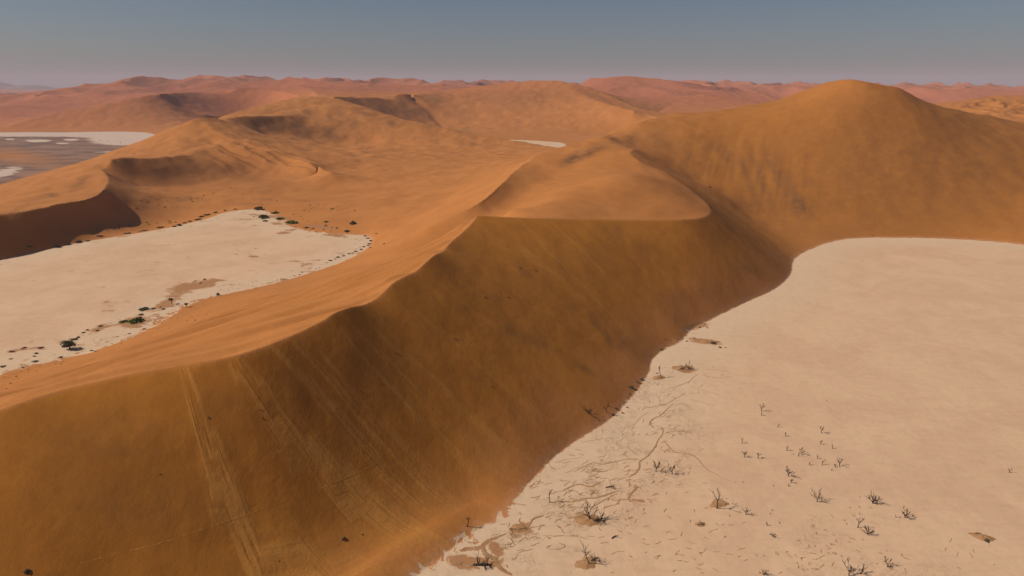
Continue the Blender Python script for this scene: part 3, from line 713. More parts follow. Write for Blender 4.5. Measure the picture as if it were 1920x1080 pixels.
def heap(u, v, a, b, hgt, label, turn=0, seed=0):
    """low mound of sand drifted round a dead tree"""
    loc, t = spot(u, v); A = a*t/1280; B = b*t/1280/.55; R = random.Random(seed+int(u)); n, m = 36, 6
    ph = [R.uniform(0, 6.28) for _ in range(6)]; V = [(0,0,hgt)]; F = []; ca, sa = math.cos(math.radians(turn)), math.sin(math.radians(turn))
    for j in range(1, m+1):
        f = j/m
        for i in range(n):
            q = 2*math.pi*i/n; k_ = 1 + .16*math.sin(2*q+ph[0]) + .12*math.sin(3*q+ph[1]) + .08*math.sin(7*q+ph[2]) + .05*math.sin(13*q+ph[3])
            x, y = A*f*k_*math.cos(q), B*f*k_*math.sin(q); x, y = x*ca-y*sa, x*sa+y*ca
            z = hgt*(1-f*f)**1.3 * (1+.25*math.sin(3*q+ph[4]+4*f)) - (.05 if j == m else 0)
            V.append((x, y, z + (ground(loc[0]+x, loc[1]+y)-loc[2] if j > 1 else 0)*1.0 + .015))
    F += [(0, 1+i, 1+(i+1) % n) for i in range(n)]
    for j in range(m-1):
        F += [(1+j*n+i, 1+(j+1)*n+i, 1+(j+1)*n+(i+1) % n, 1+j*n+(i+1) % n) for i in range(n)]
    me = bpy.data.meshes.new('sand_mound'); me.from_pydata(V, [], F); me.polygons.foreach_set('use_smooth', [True]*len(F)); me.update(); me.materials.append(M_HEAP)
    o = bpy.data.objects.new('sand_mound', me); o.location = loc; C.objects.link(o); return top(o, label, 'sand mound')

# rills and channels filled with brown sand, on the right-hand pan
def strip(pts, w0, w1, R, base=.012):
    """a ribbon along px points as (verts, faces); widths in metres"""
    s = spline([p + (0.,) for p in pts], 10); x, y, _ = at_z(s[:,0], s[:,1], 0.0)
    P_ = np.stack([x, y], 1); P_ = P_ + rng.normal(0, .05, P_.shape)
    T = np.gradient(P_, axis=0); T /= np.linalg.norm(T, axis=1, keepdims=True)+1e-9; N = np.stack([-T[:,1], T[:,0]], 1)
    n = len(P_); f = np.linspace(0, 1, n); w_ = (w0 + (w1-w0)*f) * (np.sin(np.pi*np.clip(f*.92+.04, 0, 1))**.35) * (1 + .5*np.abs(rng.normal(0, .6, n)))
    return P_, N, w_*.5
def ribbon_mesh(name, strips, m, z=.05):
    V = []; F = []
    for P_, N, w_ in strips:
        b = len(V)
        for p, q, h in zip(P_, N, w_):
            for s_, zz in ((-1, -.03), (-.35, z), (.35, z), (1, -.03)):
                x, y = p[0]+q[0]*h*s_, p[1]+q[1]*h*s_; V.append((x, y, ground(x, y) + zz))
        for i in range(len(P_)-1):
            for c in range(3): F.append((b+4*i+c, b+4*i+c+1, b+4*i+5+c, b+4*i+4+c))
    me = bpy.data.meshes.new(name); me.from_pydata(V, [], F); me.polygons.foreach_set('use_smooth', [True]*len(F)); me.update(); me.materials.append(m)
    o = bpy.data.objects.new(name, me); C.objects.link(o); return o
RN = random.Random(5)
CHAN = [([(1283,738),(1268,747),(1247,758),(1229,762),(1206,767),(1204,770)], .25,.4), ([(1262,756),(1250,768),(1238,779),(1223,787),(1219,794),(1225,802)], .3,.8),
  ([(1230,798),(1241,802),(1243,811),(1234,826),(1226,841),(1211,858),(1200,865),(1199,876),(1193,886),(1184,892),(1178,894)], .4,.75),
  ([(1244,826),(1253,836),(1262,845),(1277,850),(1296,853),(1308,860),(1317,872),(1329,882),(1345,890),(1359,898),(1372,903)], .55,.2),
  ([(1190,909),(1194,914),(1188,921),(1181,929),(1179,935),(1182,941)], .9,.6), ([(1158,925),(1145,931),(1127,941),(1111,950),(1094,951),(1082,951),(1074,958)], .5,.3),
  ([(1178,937),(1162,938),(1158,945),(1145,948),(1129,955)], .5,.25), ([(1127,904),(1106,912),(1085,908),(1067,914),(1054,921),(1041,922)], .8,.3),
  ([(1196,860),(1176,861),(1150,866),(1130,870),(1111,868),(1090,878),(1075,885)], .5,.3), ([(1160,920),(1145,925),(1119,933),(1093,935),(1072,941),(1051,940),(1031,942)], .8,.4),
  ([(1020,967),(1002,972),(994,982),(989,993)], .9,.4), ([(1308,702),(1299,708),(1294,714),(1271,724),(1256,728)], .2,.4), ([(1295,724),(1317,732),(1332,735),(1347,741),(1364,747)], .3,.12),
  ([(1323,705),(1344,708),(1371,706)], .25,.1), ([(1323,693),(1350,694),(1365,697)], .2,.1), ([(1292,749),(1311,753),(1326,758),(1341,761)], .25,.1),
  ([(1217,771),(1199,785),(1184,805)], .25,.15), ([(1248,812),(1262,809),(1281,807)], .35,.15), ([(1184,862),(1172,852),(1176,846)], .3,.1), ([(1145,880),(1128,884),(1112,880),(1098,886)], .4,.2),
  ([(1090,830),(1110,826),(1132,822)], .2,.1), ([(1040,868),(1060,862),(1090,858)], .2,.1), ([(1100,1010),(1080,1006),(1046,1005),(1020,1004)], .3,.15),
  ([(1048,1018),(1060,1024),(1044,1030),(1024,1028)], .45,.2), ([(1000,1030),(980,1034),(965,1040)], .4,.2), ([(1045,985),(1052,992),(1058,1002)], .35,.15)]
for pts, a, b in CHAN:
    o = ribbon_mesh('dry_channel', [strip(pts, a, b, RN)], M_RILL); o['kind'] = 'structure'
WIDE = [([(905,1022),(909,1036),(915,1043),(927,1047),(932,1058),(943,1069),(960,1078)], 1.7,1.3), ([(862,1033),(877,1029),(900,1027),(914,1015),(930,1008),(950,1000)], 1.8,.9), ([(850,1060),(868,1056),(884,1062),(900,1066)], 1.6,1.0)]
for pts, a, b in WIDE:
    o = ribbon_mesh('dry_channel', [strip(pts, a, b, RN)], M_RILL); o['kind'] = 'structure'
small = []
def dashes(n, cx, cy, sx, sy, ang, spread, l0, l1, w_):
    for _ in range(n):
        u = RN.gauss(cx, sx); v = RN.gauss(cy, sy)
        x, y, _z = at_z(u, v, 0.0); 
        if not inside(PAN_R, np.array([[x]]), np.array([[y]]))[0,0]: continue
        a = math.radians(RN.gauss(ang, spread)); L = RN.uniform(l0, l1); c_ = RN.uniform(-.5, .5)
        pts = [(u+(f-.5)*L*math.cos(a)+c_*L*.35*math.sin(math.pi*f)*math.sin(a), v+(f-.5)*L*math.sin(a)*.6+c_*L*.35*math.sin(math.pi*f*RN.choice([1,2]))*math.cos(a)) for f in (0,.25,.5,.75,1)]
        small.append(strip(pts, w_*RN.uniform(.5,1.3), w_*.4, RN))
dashes(60, 1120, 895, 50, 26, -25, 30, 6, 22, .32); dashes(50, 1060, 945, 45, 25, -20, 30, 6, 24, .36); dashes(45, 1250, 800, 30, 40, -40, 40, 5, 15, .22)
dashes(40, 1230, 870, 45, 40, -20, 50, 5, 14, .22); dashes(40, 970, 1010, 30, 20, -20, 40, 6, 20, .42); dashes(26, 1585, 1005, 30, 30, 50, 15, 4, 12, .2)
dashes(22, 1510, 1052, 30, 14, 30, 60, 5, 14, .24); dashes(16, 1720, 1050, 60, 18, 60, 40, 5, 16, .18); dashes(22, 1180, 1030, 70, 20, 0, 40, 5, 16, .24); dashes(14, 1330, 970, 40, 25, 20, 60, 6, 14, .14)
dashes(20, 1270, 730, 40, 30, -20, 60, 5, 13, .16); dashes(30, 1160, 960, 60, 30, -10, 50, 5, 14, .28); dashes(25, 1400, 1040, 90, 22, 10, 60, 6, 20, .16)
o = ribbon_mesh('small_rills', small, M_RILL); o['kind'] = 'stuff'; o['label'] = 'fine brown rills scribbled over the pale clay'
def trail(pts, w_):
    Q = spline([p + (0.,) for p in pts], 26); out = []
    for u, v, _ in Q: out.append(spot(u, v)[0][:2])
    P_ = np.array(out); T = np.gradient(P_, axis=0); T /= np.linalg.norm(T, axis=1, keepdims=True)+1e-9
    N = np.stack([-T[:,1], T[:,0]], 1); n = len(P_)
    o = ribbon_mesh('footprint_trail', [(P_, N, np.full(n, w_*.5)*(1+.5*rng.normal(0,1,n)).clip(.3,1.8))], M_TRAIL, .04); o['kind'] = 'structure'
trail([(1030,413),(1064,444),(1094,472),(1116,495),(1142,521),(1169,544)], .42)
trail([(1020,465),(1045,487),(1079,521),(1116,559),(1146,592),(1180,630),(1204,662)], .4)
trail([(150,1057),(221,1038),(300,1019),(375,994),(442,973),(492,955),(537,940)], .2)
trail([(600,917),(650,896),(708,869)], .18)

# sand mounds round the old trees
heap(1104, 975, 23, 11, .35, 'brown sand mound under the big tangled dead tree near the shore')
heap(1100, 1056, 22, 10, .35, 'brown sand mound under the leaning dead trunk at the bottom edge')
heap(1281, 691, 19, 8, .45, 'brown sand mound holding a pile of dead wood near the pan shore', -6)
heap(1235, 708, 14, 4.5, .3, 'small brown sand mound left of the lone upright dead trunk', 8)
heap(1842, 1007, 19, 7, .35, 'dark oval sand mound with dry brush at the far right', -30)
heap(972, 990, 22, 6, .3, 'brown sand mound carrying two dark logs on the crusted shore', 10)
heap(1325, 641, 28, 4.5, .4, 'long brown sand mound at the spur end of the slip face', -8)
heap(1348, 944, 18, 8, .12, 'faint sand mound at the foot of the tall bare dead tree')
heap(1313, 983, 12, 4, .12, 'faint ring of sand round a lone fallen log')
G = 'dead trees standing on the clay pan'
dead_tree(1106, 976, 30, 'tall dead tree with tangled limbs rising from a brown sand mound', G, 1, 6, -.05, 1.0)
fallen(1122, 978, 26, 'tangle of fallen dead limbs right of the trunk on the brown mound', None, 0, 2, 6, .1, 'fallen_branches')
dead_tree(1107, 1058, 28, 'leaning dead trunk with few stubs at the bottom edge of the pan', G, 3, 3, -.55, .5, tr=.8)
fallen(1112, 1052, 22, 'thick broken limb lying right of the leaning dead trunk', None, 20, 4, 4, .3, 'fallen_branches')
dead_tree(1240, 709, 17, 'lone upright bare dead trunk beside a small brown mound', G, 5, 2, -.18, .35, tr=.85)
dead_tree(1291, 693, 14, 'dead tree with tangled stems on a brown mound near the shore', G, 6, 6, 0, 1.2, tr=.3)
fallen(1280, 693, 16, 'heap of dead branches on the brown mound near the shore', None, 10, 7, 5, .15, 'fallen_branches')
dead_tree(1344, 953, 27, 'tall bare dead tree with a hooked top in mid pan', G, 8, 3, -.08, .45, tr=.75)
dead_tree(1230, 884, 20, 'dead tree with wide forked limbs left of its thinner neighbour', G, 9, 5, 0, .95, tr=.35)
dead_tree(1260, 889, 18, 'slender dead tree with a small forked top right of the wide forked one', G, 10, 4, .06, .5, tr=.55)
dead_tree(1031, 942, 17, 'thin crooked dead trunk on the crusted shore of the pan', G, 11, 2, .05, .3, tr=.85)
dead_tree(1478, 893, 17, 'taller dead tree with twin forked limbs in the upper scattered stand', G, 12, 5, -.1, .7, tr=.45)
dead_tree(1483, 905, 10, 'bushy dead tree just below the taller forked one', G, 13, 5, 0, .9)
dead_tree(1574, 874, 15, 'slender dead tree at the right end of the upper scattered stand', G, 14, 4, -.05, .6, tr=.45)
dead_tree(1532, 941, 20, 'dead tree with broad open crown left of the bushy dead one', G, 15, 5, .05, 1.0, tr=.4)
dead_tree(1636, 944, 24, 'dense many-stemmed dead tree, fullest crown on the right of the pan', G, 16, 8, .05, 1.0, tr=.22)
dead_tree(1697, 971, 18, 'rightmost of the large dead trees, with upright fan of limbs', G, 17, 6, 0, .8, tr=.3)
dead_tree(1608, 989, 18, 'dead tree with one long leaning limb, upper of the close pair', G, 18, 3, .25, .7, tr=.5)
dead_tree(1627, 1002, 17, 'bushy dead tree, lower of the close pair', G, 19, 7, .1, 1.1, tr=.25)
dead_tree(1592, 1079, 26, 'large dead tree cut by the bottom edge, left of two', G, 20, 6, -.1, .9, tr=.35)
dead_tree(1612, 1076, 20, 'large dead tree cut by the bottom edge, right of two', G, 21, 5, .35, .9, tr=.35)
dead_tree(1664, 1063, 20, 'dead tree with long arching limb near the bottom edge', G, 22, 4, .12, 1.0, tr=.35)
dead_tree(1432, 1078, 13, 'dead tree touching the bottom edge in the middle of the pan', G, 23, 5, .1, 1.0, tr=.3)
dead_tree(1399, 965, 12, 'slim dead tree right of the tall hooked one', G, 24, 4, -.08, .6, tr=.45)
dead_tree(1449, 1006, 11, 'dead tree with V-shaped limbs standing alone in lower mid pan', G, 25, 4, 0, 1.0, tr=.35)
SM = 'small dead trees scattered in the middle of the pan'
for i, (u, v, h, lb) in enumerate([(1428,771,11,'upper of two small dead trees at the top of the stand'), (1427,779,7,'lower of two small dead trees at the top of the stand'),
    (1458,801,8,'thin small dead tree below the top pair'), (1473,818,8,'short dark dead tree below the thin one'), (1391,831,9,'leftmost thin dead tree in the upper stand'),
    (1396,857,11,'left one of two matching small dead trees at the left of the stand'), (1421,859,11,'right one of two matching small dead trees at the left of the stand'),
    (1475,845,9,'small bare dead tree with a stump to its right'), (1497,855,9,'faint curved pale dead tree in mid stand'), (1503,852,11,'faint thin pale dead tree right of the curved one'),
    (1540,812,12,'well branched dead tree at the upper right of the stand'), (1539,833,9,'dark chunky dead tree below the well branched one'), (1561,841,9,'small dead tree right of the chunky one'),
    (1533,860,7,'small dead tree in the lower right of the stand'), (1541,872,10,'thin straight dead tree in the lower right of the stand'), (1566,876,7,'short dead tree left of the slender one'),
    (1559,882,5,'tiny dead stub below the short dead tree'), (1479,912,6,'dark stump under the bushy dead tree'), (1892,886,9,'lone small dead tree near the right edge of the picture'),
    (1438,985,7,'faint thin dead tree left of mid pan'), (1462,981,5,'faint low dead twig in mid pan'), (1518,872,7,'pale bare pole in the upper stand')]):
    dead_tree(u, v, h, lb, SM, 40+i, 3 + i % 2, .06*((i*7) % 5-2), .7)
ST = 'low dead stumps on the pan'
for i, (u, v, h, lb) in enumerate([(1450,911,4,'low stump left of the dark stump in the upper stand'), (1393,904,4,'low stump right of the end of the long rill'), (1378,905,2.6,'tiny stump at the end of the long rill'),
    (1594,952,5,'stump left of the dense dead tree, left of two'), (1612,951,4,'stump left of the dense dead tree, right of two'), (1680,970,6,'stump beside the rightmost large dead tree, left of two'), (1686,971,5,'stump beside the rightmost large dead tree, right of two'),
    (1584,976,5,'stump up and left of the close pair of dead trees'), (1525,986,5,'stump with a trailing root in lower right pan'), (1531,1000,4,'stump below the one with a trailing root'), (1545,994,3,'tiny stump among brown rills'),
    (1567,1039,6,'dark stump above the large trees at the bottom edge'), (1448,957,5,'stump in mid pan, upper of two'), (1445,964,4,'stump in mid pan, lower of two'), (1368,968,5,'stump below right of the tall hooked dead tree'),
    (1361,946,5,'stump in the short row right of the hooked tree, first'), (1366,946,4.5,'stump in the short row right of the hooked tree, second'), (1374,945,4,'stump in the short row right of the hooked tree, third'), (1362,935,3.5,'stump above the short row of stumps'),
    (1550,752,4,'lone stump on the open clay above the stand'), (1618,490,3,'lone dark speck of a stump far out on the clay'), (1225,890,5,'stump at the foot of the wide forked dead tree'), (1162,917,5,'stump right of the fallen limb on the rills'),
    (1548,863,3,'tiny stump in the lower right of the upper stand'), (1488,852,3,'tiny stump beside the small bare dead tree'), (1291,718,4,'stump at the head of the upper rill'), (1865,1059,3,'lone stump in the bottom right corner'), (1660,972,2,'flat dark stump left of the rightmost pair')]):
    dead_tree(u, v, h, lb, ST, 80+i, 2, .1*((i*5) % 5-2), .8, 'tree_stump', 'stump')
fallen(1144, 914, 16, 'forked dead limb lying on the brown rills', None, 5, 31, 3, .15)
fallen(1151, 1007, 13, 'dark log lying aslant on the clay below the mound tree', None, 50, 32, 1, .1)
fallen(1313, 983, 12, 'lone thin log on a faint ring of sand in mid pan', None, 25, 33, 2, .08)
fallen(962, 992, 13, 'left of two dark logs on the crusted shore', None, 0, 34, 1, .1)
fallen(980, 992, 11, 'right of two dark logs on the crusted shore', None, 25, 35, 1, .1)
fallen(905, 1062, 34, 'long tangled dead tree lying on sand at the bottom edge', None, -12, 36, 6, .06, 'fallen_tree', 'dead tree')
dead_tree(875, 987, 13, 'small crooked dead tree buried in the toe of the dune', None, 37, 2, .45, .4, tr=.7)
dead_tree(1103, 775, 16, 'dead tree sprawling on the dark slope above the shore', None, 38, 6, -.2, 1.6, tr=.2)
dead_tree(1137, 772, 14, 'twisted dead tree beside dark clumps at the foot of the slope', None, 39, 3, -.1, .8, tr=.4)
dead_tree(1142, 762, 9, 'short dark snag above the twisted dead tree', None, 40, 2, -.2, .4)
fallen(1247, 636, 8, 'short log on the sand fan where two slip faces meet', None, -20, 41, 0, .05)

# ------------------------------------------------------------------ living bushes: leaf sprays spread through an uneven crown
def leaf_mesh(name, seed, n, flat, leaf, m, lobes=5):
    R = np.random.default_rng(seed); V = []; F = []
    cs = [(R.uniform(-.55,.55), R.uniform(-.55,.55), R.uniform(.25,.75)*flat, R.uniform(.35,.6)) for _ in range(lobes)] + [(0,0,.45*flat,.65)]
    for i in range(n):
        c = cs[R.integers(len(cs))]; d = R.normal(size=3); d /= np.linalg.norm(d); d[2] = abs(d[2])*.9 - .25
        p = np.array(c[:3]) + d*c[3]*R.uniform(.6, 1.0)*np.array([1,1,flat]); p[2] = max(p[2], .01)
        a = R.normal(size=3); a /= np.linalg.norm(a); b = np.cross(a, R.normal(size=3)); b /= np.linalg.norm(b)
        s_ = leaf*R.uniform(.6,1.4); q = len(V)
        V += [tuple(p - a*s_), tuple(p + b*s_*.55), tuple(p + a*s_), tuple(p - b*s_*.55)]; F.append((q, q+1, q+2, q+3))
    me = bpy.data.meshes.new(name); me.from_pydata(V, [], F); me.update(); me.materials.append(m); return me
def stem_mesh(seed, m, hgt=.5, n=5):
    R = random.Random(seed); mb = MB()
    for i in range(n):
        a = R.uniform(0, 6.28); r = R.uniform(.1,.5)
        mb.tube([Vector((0,0,-.1)), Vector((math.cos(a)*r*.5, math.sin(a)*r*.5, hgt*.5)), Vector((math.cos(a)*r, math.sin(a)*r, hgt))], [.06,.045,.02], 4)
    return mb.mesh('stem', m)
BUSH = {'dark': [leaf_mesh('foliage', 10+i, 420, .62, .13, M_LEAF) for i in range(4)], 'dust': [leaf_mesh('foliage', 20+i, 300, .5, .13, M_LEAF2) for i in range(4)],
        'green': [leaf_mesh('foliage', 30+i, 360, .22, .12, M_GREEN, 9) for i in range(3)], 'dry': [leaf_mesh('foliage', 40+i, 200, .4, .12, M_DRY) for i in range(2)]}
STEM = [stem_mesh(50+i, M_BARK) for i in range(3)]
kcount = 0
ORD = 'first second third fourth fifth sixth seventh eighth ninth tenth eleventh twelfth thirteenth fourteenth fifteenth sixteenth seventeenth eighteenth nineteenth twentieth'.split()
ORD += ['twenty-'+q for q in ORD[:9]] + ['thirtieth'] + ['thirty-'+q for q in ORD[:9]]
def bush(u, v, w_, kind, label, group=None, hs=1.0, name=None, cat=None, parts=None):
    """w_ = width in picture pixels"""
    global kcount; kcount += 1
    loc, t = spot(u, v, r1=1500); s_ = w_*.5*t/1280/1.08
    name = name or {'dark': 'bush', 'dust': 'shrub', 'green': 'creeping_shrub', 'dry': 'dry_shrub'}[kind]; cat = cat or {'dark': 'bush', 'dust': 'shrub', 'green': 'creeping shrub', 'dry': 'dry shrub'}[kind]
    R = random.Random(kcount*13); me = R.choice(BUSH[kind]); rot = (0, 0, R.uniform(0, 6.28)); sc = (s_*R.uniform(.85,1.1), s_*R.uniform(.8,1.05)*(1.2 if kind == 'green' else 1), s_*hs*R.uniform(.85,1.15))
    if w_ < 9:
        o = bpy.data.objects.new(name, me); o.location = loc; o.rotation_euler = rot; o.scale = sc; C.objects.link(o); return top(o, label, cat, group)
    root = empty(name, loc); top(root, label, cat, group)
    for nm, mm in (('foliage', me), ('stem', R.choice(STEM))):
        c = bpy.data.objects.new(nm, mm); c.parent = root; c.rotation_euler = rot; c.scale = sc; C.objects.link(c)
    return root
# the one large tree at the near shore of the left pan
def live_tree(u, v, w_, label):
    loc, t = spot(u, v); s_ = w_*.5*t/1280; root = empty('live_tree', loc); top(root, label, 'tree'); R = random.Random(3)
    mb = MB(); mb.tube([Vector((0,0,-.2)), Vector((.1,0,s_*.35)), Vector((-.1,.1,s_*.8))], [.3,.24,.16], 7)
    for i in range(6):
        a = i*1.05; mb.tube([Vector((0,0,s_*.4)), Vector((math.cos(a)*s_*.35, math.sin(a)*s_*.35, s_*.9)), Vector((math.cos(a)*s_*.6, math.sin(a)*s_*.6, s_*1.1))], [.14,.1,.04], 5)
    mb.build('trunk', M_BARK, root)
    c = bpy.data.objects.new('crown', leaf_mesh('crown', 77, 2600, .95, .065, M_LEAF, 11)); c.parent = root; c.scale = (s_, s_, s_*1.05); c.location = (0,0,s_*.12); C.objects.link(c)
live_tree(131, 655, 30, 'round dark green tree with a long shadow at the near shore of the left pan')
bush(486, 393, 21, 'dark', 'large dark dome bush behind the tip of the left pan', None, 1.0)
bush(494, 409, 24, 'dark', 'large dark bush standing in front of the dome bush at the pan tip', None, 1.1)
bush(662, 420, 20, 'dark', 'lone rounded dark bush on open orange sand right of the left pan', None, .9)
bush(441, 393, 7, 'dark', 'small bush left of the dome bush'); bush(422, 395, 9, 'dust', 'low shrub between the shore row and the dome bush')
for i, (u, v, w_, h) in enumerate([(55,463,12,.7),(107,463,17,.75),(128,459,12,.6),(147,455,17,.8),(165,452,9,.6),(187,443,18,.5),(240,438,15,.4),(262,435,8,.5),(272,433,16,.3),(300,428,16,.6),
        (327,425,12,.6),(337,423,13,.8),(347,419,12,.9),(357,416,11,.7),(370,413,20,.7),(378,407,14,.6),(388,404,16,.6),(404,399,14,.5)]):
    od = ['first','second','third','fourth','fifth','sixth','seventh','eighth','ninth','tenth','eleventh','twelfth','thirteenth','fourteenth','fifteenth','sixteenth','seventeenth','eighteenth'][i]
    bush(u, v, w_, 'dark' if i not in (5, 14) else 'dust', '%s bush from the left in the row along the far shore of the left pan' % od, 'bushes along the far shore of the left pan', h)
for i, (u, v, w_, h) in enumerate([(685,443,8,.7),(690,447,9,.7),(695,452,9,.7),(693,457,8,.6),(690,460,9,.7),(695,465,8,.5),(682,463,7,.7),(677,468,9,.7),(667,472,9,.7),(661,475,7,.6),(654,476,8,.6),(644,480,8,.5),(634,483,11,.6),(628,486,6,.5),(619,489,9,.6),(612,493,5,.5),(599,502,5,.6),(567,511,4,.5),(562,515,5,.6),(551,517,3,.5),(535,524,5,.5),(519,527,3.5,.5),(502,532,3,.5),(480,541,4,.5)]):
    bush(u, v, w_, 'dark' if i % 4 else 'dust', ORD[i] + ' shrub of the string curving round the left pan tip, counted from its far end', 'string of shrubs round the tip of the left pan', h, 'shrub', 'shrub')
for u, v, w_, lb in [(516,400,20,'bright green creeping shrub right of the dome bush, uppermost'), (524,411,20,'green creeping shrub right of the front dark bush'), (550,418,30,'widest green creeping shrub on the sand behind the pan tip'),
        (611,416,13,'small green creeping shrub left of the lone rounded bush'), (623,392,10,'low green shrub far out on the orange sand'), (551,402,6,'tiny green shrub above the widest creeping one'), (255,603,34,'large vivid green creeping shrub on the near shore of the left pan'),
        (232,604,20,'dull green creeping shrub at the left end of the vivid green one'), (721,457,7,'tiny green shrub on the pink slope right of the pan tip'), (611,424,9,'low green shrub below the small creeping one')]:
    bush(u, v, w_, 'green', lb, None, 1.0)
for u, v, w_, k_, lb in [(575,427,13,'dust','olive shrub below the creeping green ones'),(587,429,7,'dark','dark shrub right of the olive one'),(650,434,15,'dark','flat dark shrub below the lone rounded bush'),(632,428,9,'dust','flat olive shrub left of the flat dark one'),
        (607,431,7,'dust','small olive shrub on the sand near the pan edge'),(706,438,7,'dust','small olive shrub beyond the shrub string'),(496,415,15,'dust','olive shrub at the foot of the front dark bush'),(476,407,5,'dark','tiny dark shrub left of the front dark bush'),
        (270,581,22,'dark','wide dark bush on the near shore behind the vivid green shrub'),(286,579,13,'dust','olive bush right of the wide dark one'),(266,590,15,'dust','olive bush between the wide dark bush and the vivid green shrub'),(306,580,9,'dark','small dark bush right of the olive one'),
        (301,576,8,'dust','small olive bush behind the small dark one'),(262,597,12,'dark','dark bush at the back of the vivid green shrub'),(137,637,18,'dust','low dusty bush behind the round tree'),(146,633,10,'dark','dark end of the dusty bush behind the round tree'),
        (156,624,9,'dark','dark shrub up the shore from the round tree'),(163,619,10,'dust','dusty shrub beside the dark shrub up the shore'),(187,612,13,'dust','flat dusty shrub on the clay, upper right of the round tree'),(183,620,8,'dark','flat dark shrub under the dusty one'),
        (172,658,8,'dark','tiny dark shrub right of the round tree shadow'),(179,659,6,'dark','tiniest dark shrub right of the round tree'),(114,670,9,'dark','dark shrub on sand below the round tree'),(66,678,14,'dust','brown shrub on the clay edge at left'),
        (43,689,6,'dark','tiny dark shrub at the left pan edge'),(5,688,11,'dark','dark bush at the left edge of the picture'),(75,653,14,'dry','dry brown shrub on the clay left of the round tree, upper'),(68,663,10,'dark','dark clump left of the round tree, middle'),
        (64,668,8,'dust','dusty clump left of the round tree, lower'),(44,653,16,'dry','wide dry shrub on the clay at left'),(23,660,14,'dry','flat dry shrub on the clay at far left'),(21,673,9,'dry','small dry shrub on the clay at far left, lower'),
        (270,617,5,'dark','speck of a shrub below the vivid green one'),(242,626,7,'dust','faint low shrub on the pink slope'),(31,706,6,'dark','small dark shrub on sand at far left'),(20,719,5,'dark','smaller dark shrub on sand at far left, lower'),
        (12,729,4,'dark','smallest dark shrub on sand at far left, lowest'),(409,553,9,'dark','dark leaning shrub on the near shore right of the small trees'),(384,524,8,'dark','dark shrub on the brown sand spit'),(376,531,7,'dark','second dark shrub on the brown sand spit'),(367,527,7,'dust','olive shrub at the left of the brown sand spit')]:
    bush(u, v, w_, k_, lb, None, .6)
def small_tree(u, v, h, label, seed):
    loc, t = spot(u, v); H_ = h*t/1280*1.1; root = empty('small_tree', loc); top(root, label, 'tree')
    mb = MB(); mb.tube([Vector((0,0,-.1)), Vector((.1,0,H_*.3)), Vector((0,.1,H_*.7))], [.16,.13,.08], 6); mb.build('trunk', M_BARK, root)
    c = bpy.data.objects.new('crown', leaf_mesh('crown', seed, 380, .9, .13, M_LEAF2, 6)); c.parent = root; c.scale = (H_*.42, H_*.4, H_*.5); c.location = (0,0,H_*.4); C.objects.link(c)
small_tree(322, 570, 13, 'thin upright small tree on the sandbar of the near shore', 81)
small_tree(349, 577, 11, 'small wispy tree on pink sand right of the upright one', 82)
small_tree(409, 555, 7, 'tiny crooked tree on the near shore of the left pan', 83)
# shrubs dotted over the far slopes, the sand flat and the gravel flat
RB = random.Random(99)
def dots(n, box, w0, w1, kinds, label, group):
    L = []
    for _ in range(n):
        u = RB.uniform(box[0], box[2]); L.append((u, RB.uniform(box[1], box[3]) + box[4]*(u-box[0])))
    for i, (u, v) in enumerate(sorted(L)):
        kd = RB.choice(kinds); w_ = RB.uniform(w0, w1)
        bush(u, v, w_, kd, '%s %s, %s from the left' % ({'dark': 'dark', 'dust': 'olive', 'green': 'green'}[kd], label, ORD[i]), group, .7, 'shrub', 'shrub')
dots(34, (235,372,395,395,-.06), 2.2, 5, ['dark','dust'], 'tiny shrub on the sand slope above the far shore row', 'tiny shrubs on the slope above the left pan')
dots(26, (400,352,560,385,.0), 2, 4.5, ['dark','dust'], 'tiny shrub on the terraced sand behind the pan', 'tiny shrubs on the terraced sand')
dots(30, (560,382,680,398,.0), 1.8, 4, ['dark','dust'], 'tiny shrub on the open orange flat', 'tiny shrubs on the open orange flat')
dots(22, (560,405,680,436,.0), 2, 5, ['dust','green'], 'tiny shrub between the green creepers and pan tip', 'tiny shrubs near the pan tip')
dots(24, (180,428,330,436,-.12), 3, 7, ['dust','dark'], 'tiny shrub just behind the far shore row', 'tiny shrubs behind the far shore row')
dots(26, (420,538,600,556,-.26), 1.5, 3.5, ['dark','dust'], 'speck of shrub along the near pan edge', 'specks of shrub along the near pan edge')
dots(24, (180,640,400,664,-.30), 2, 4.5, ['dark','dust'], 'speck of shrub on sand right of the round tree', 'specks of shrub on the pink slope')
dots(18, (0,705,120,720,-.28), 2, 4, ['dark','dust'], 'speck of shrub on sand at the far left', 'specks of shrub at the far left')
dots(10, (60,262,280,292,.0), 2.5, 4.5, ['dark'], 'dot of a shrub on the gravel flat', 'shrubs on the gravel flat')
dots(14, (1165,250,1230,285,.25), 2, 3.5, ['dark'], 'tuft on the saddle of the big dune', 'tufts on the saddle of the big dune')
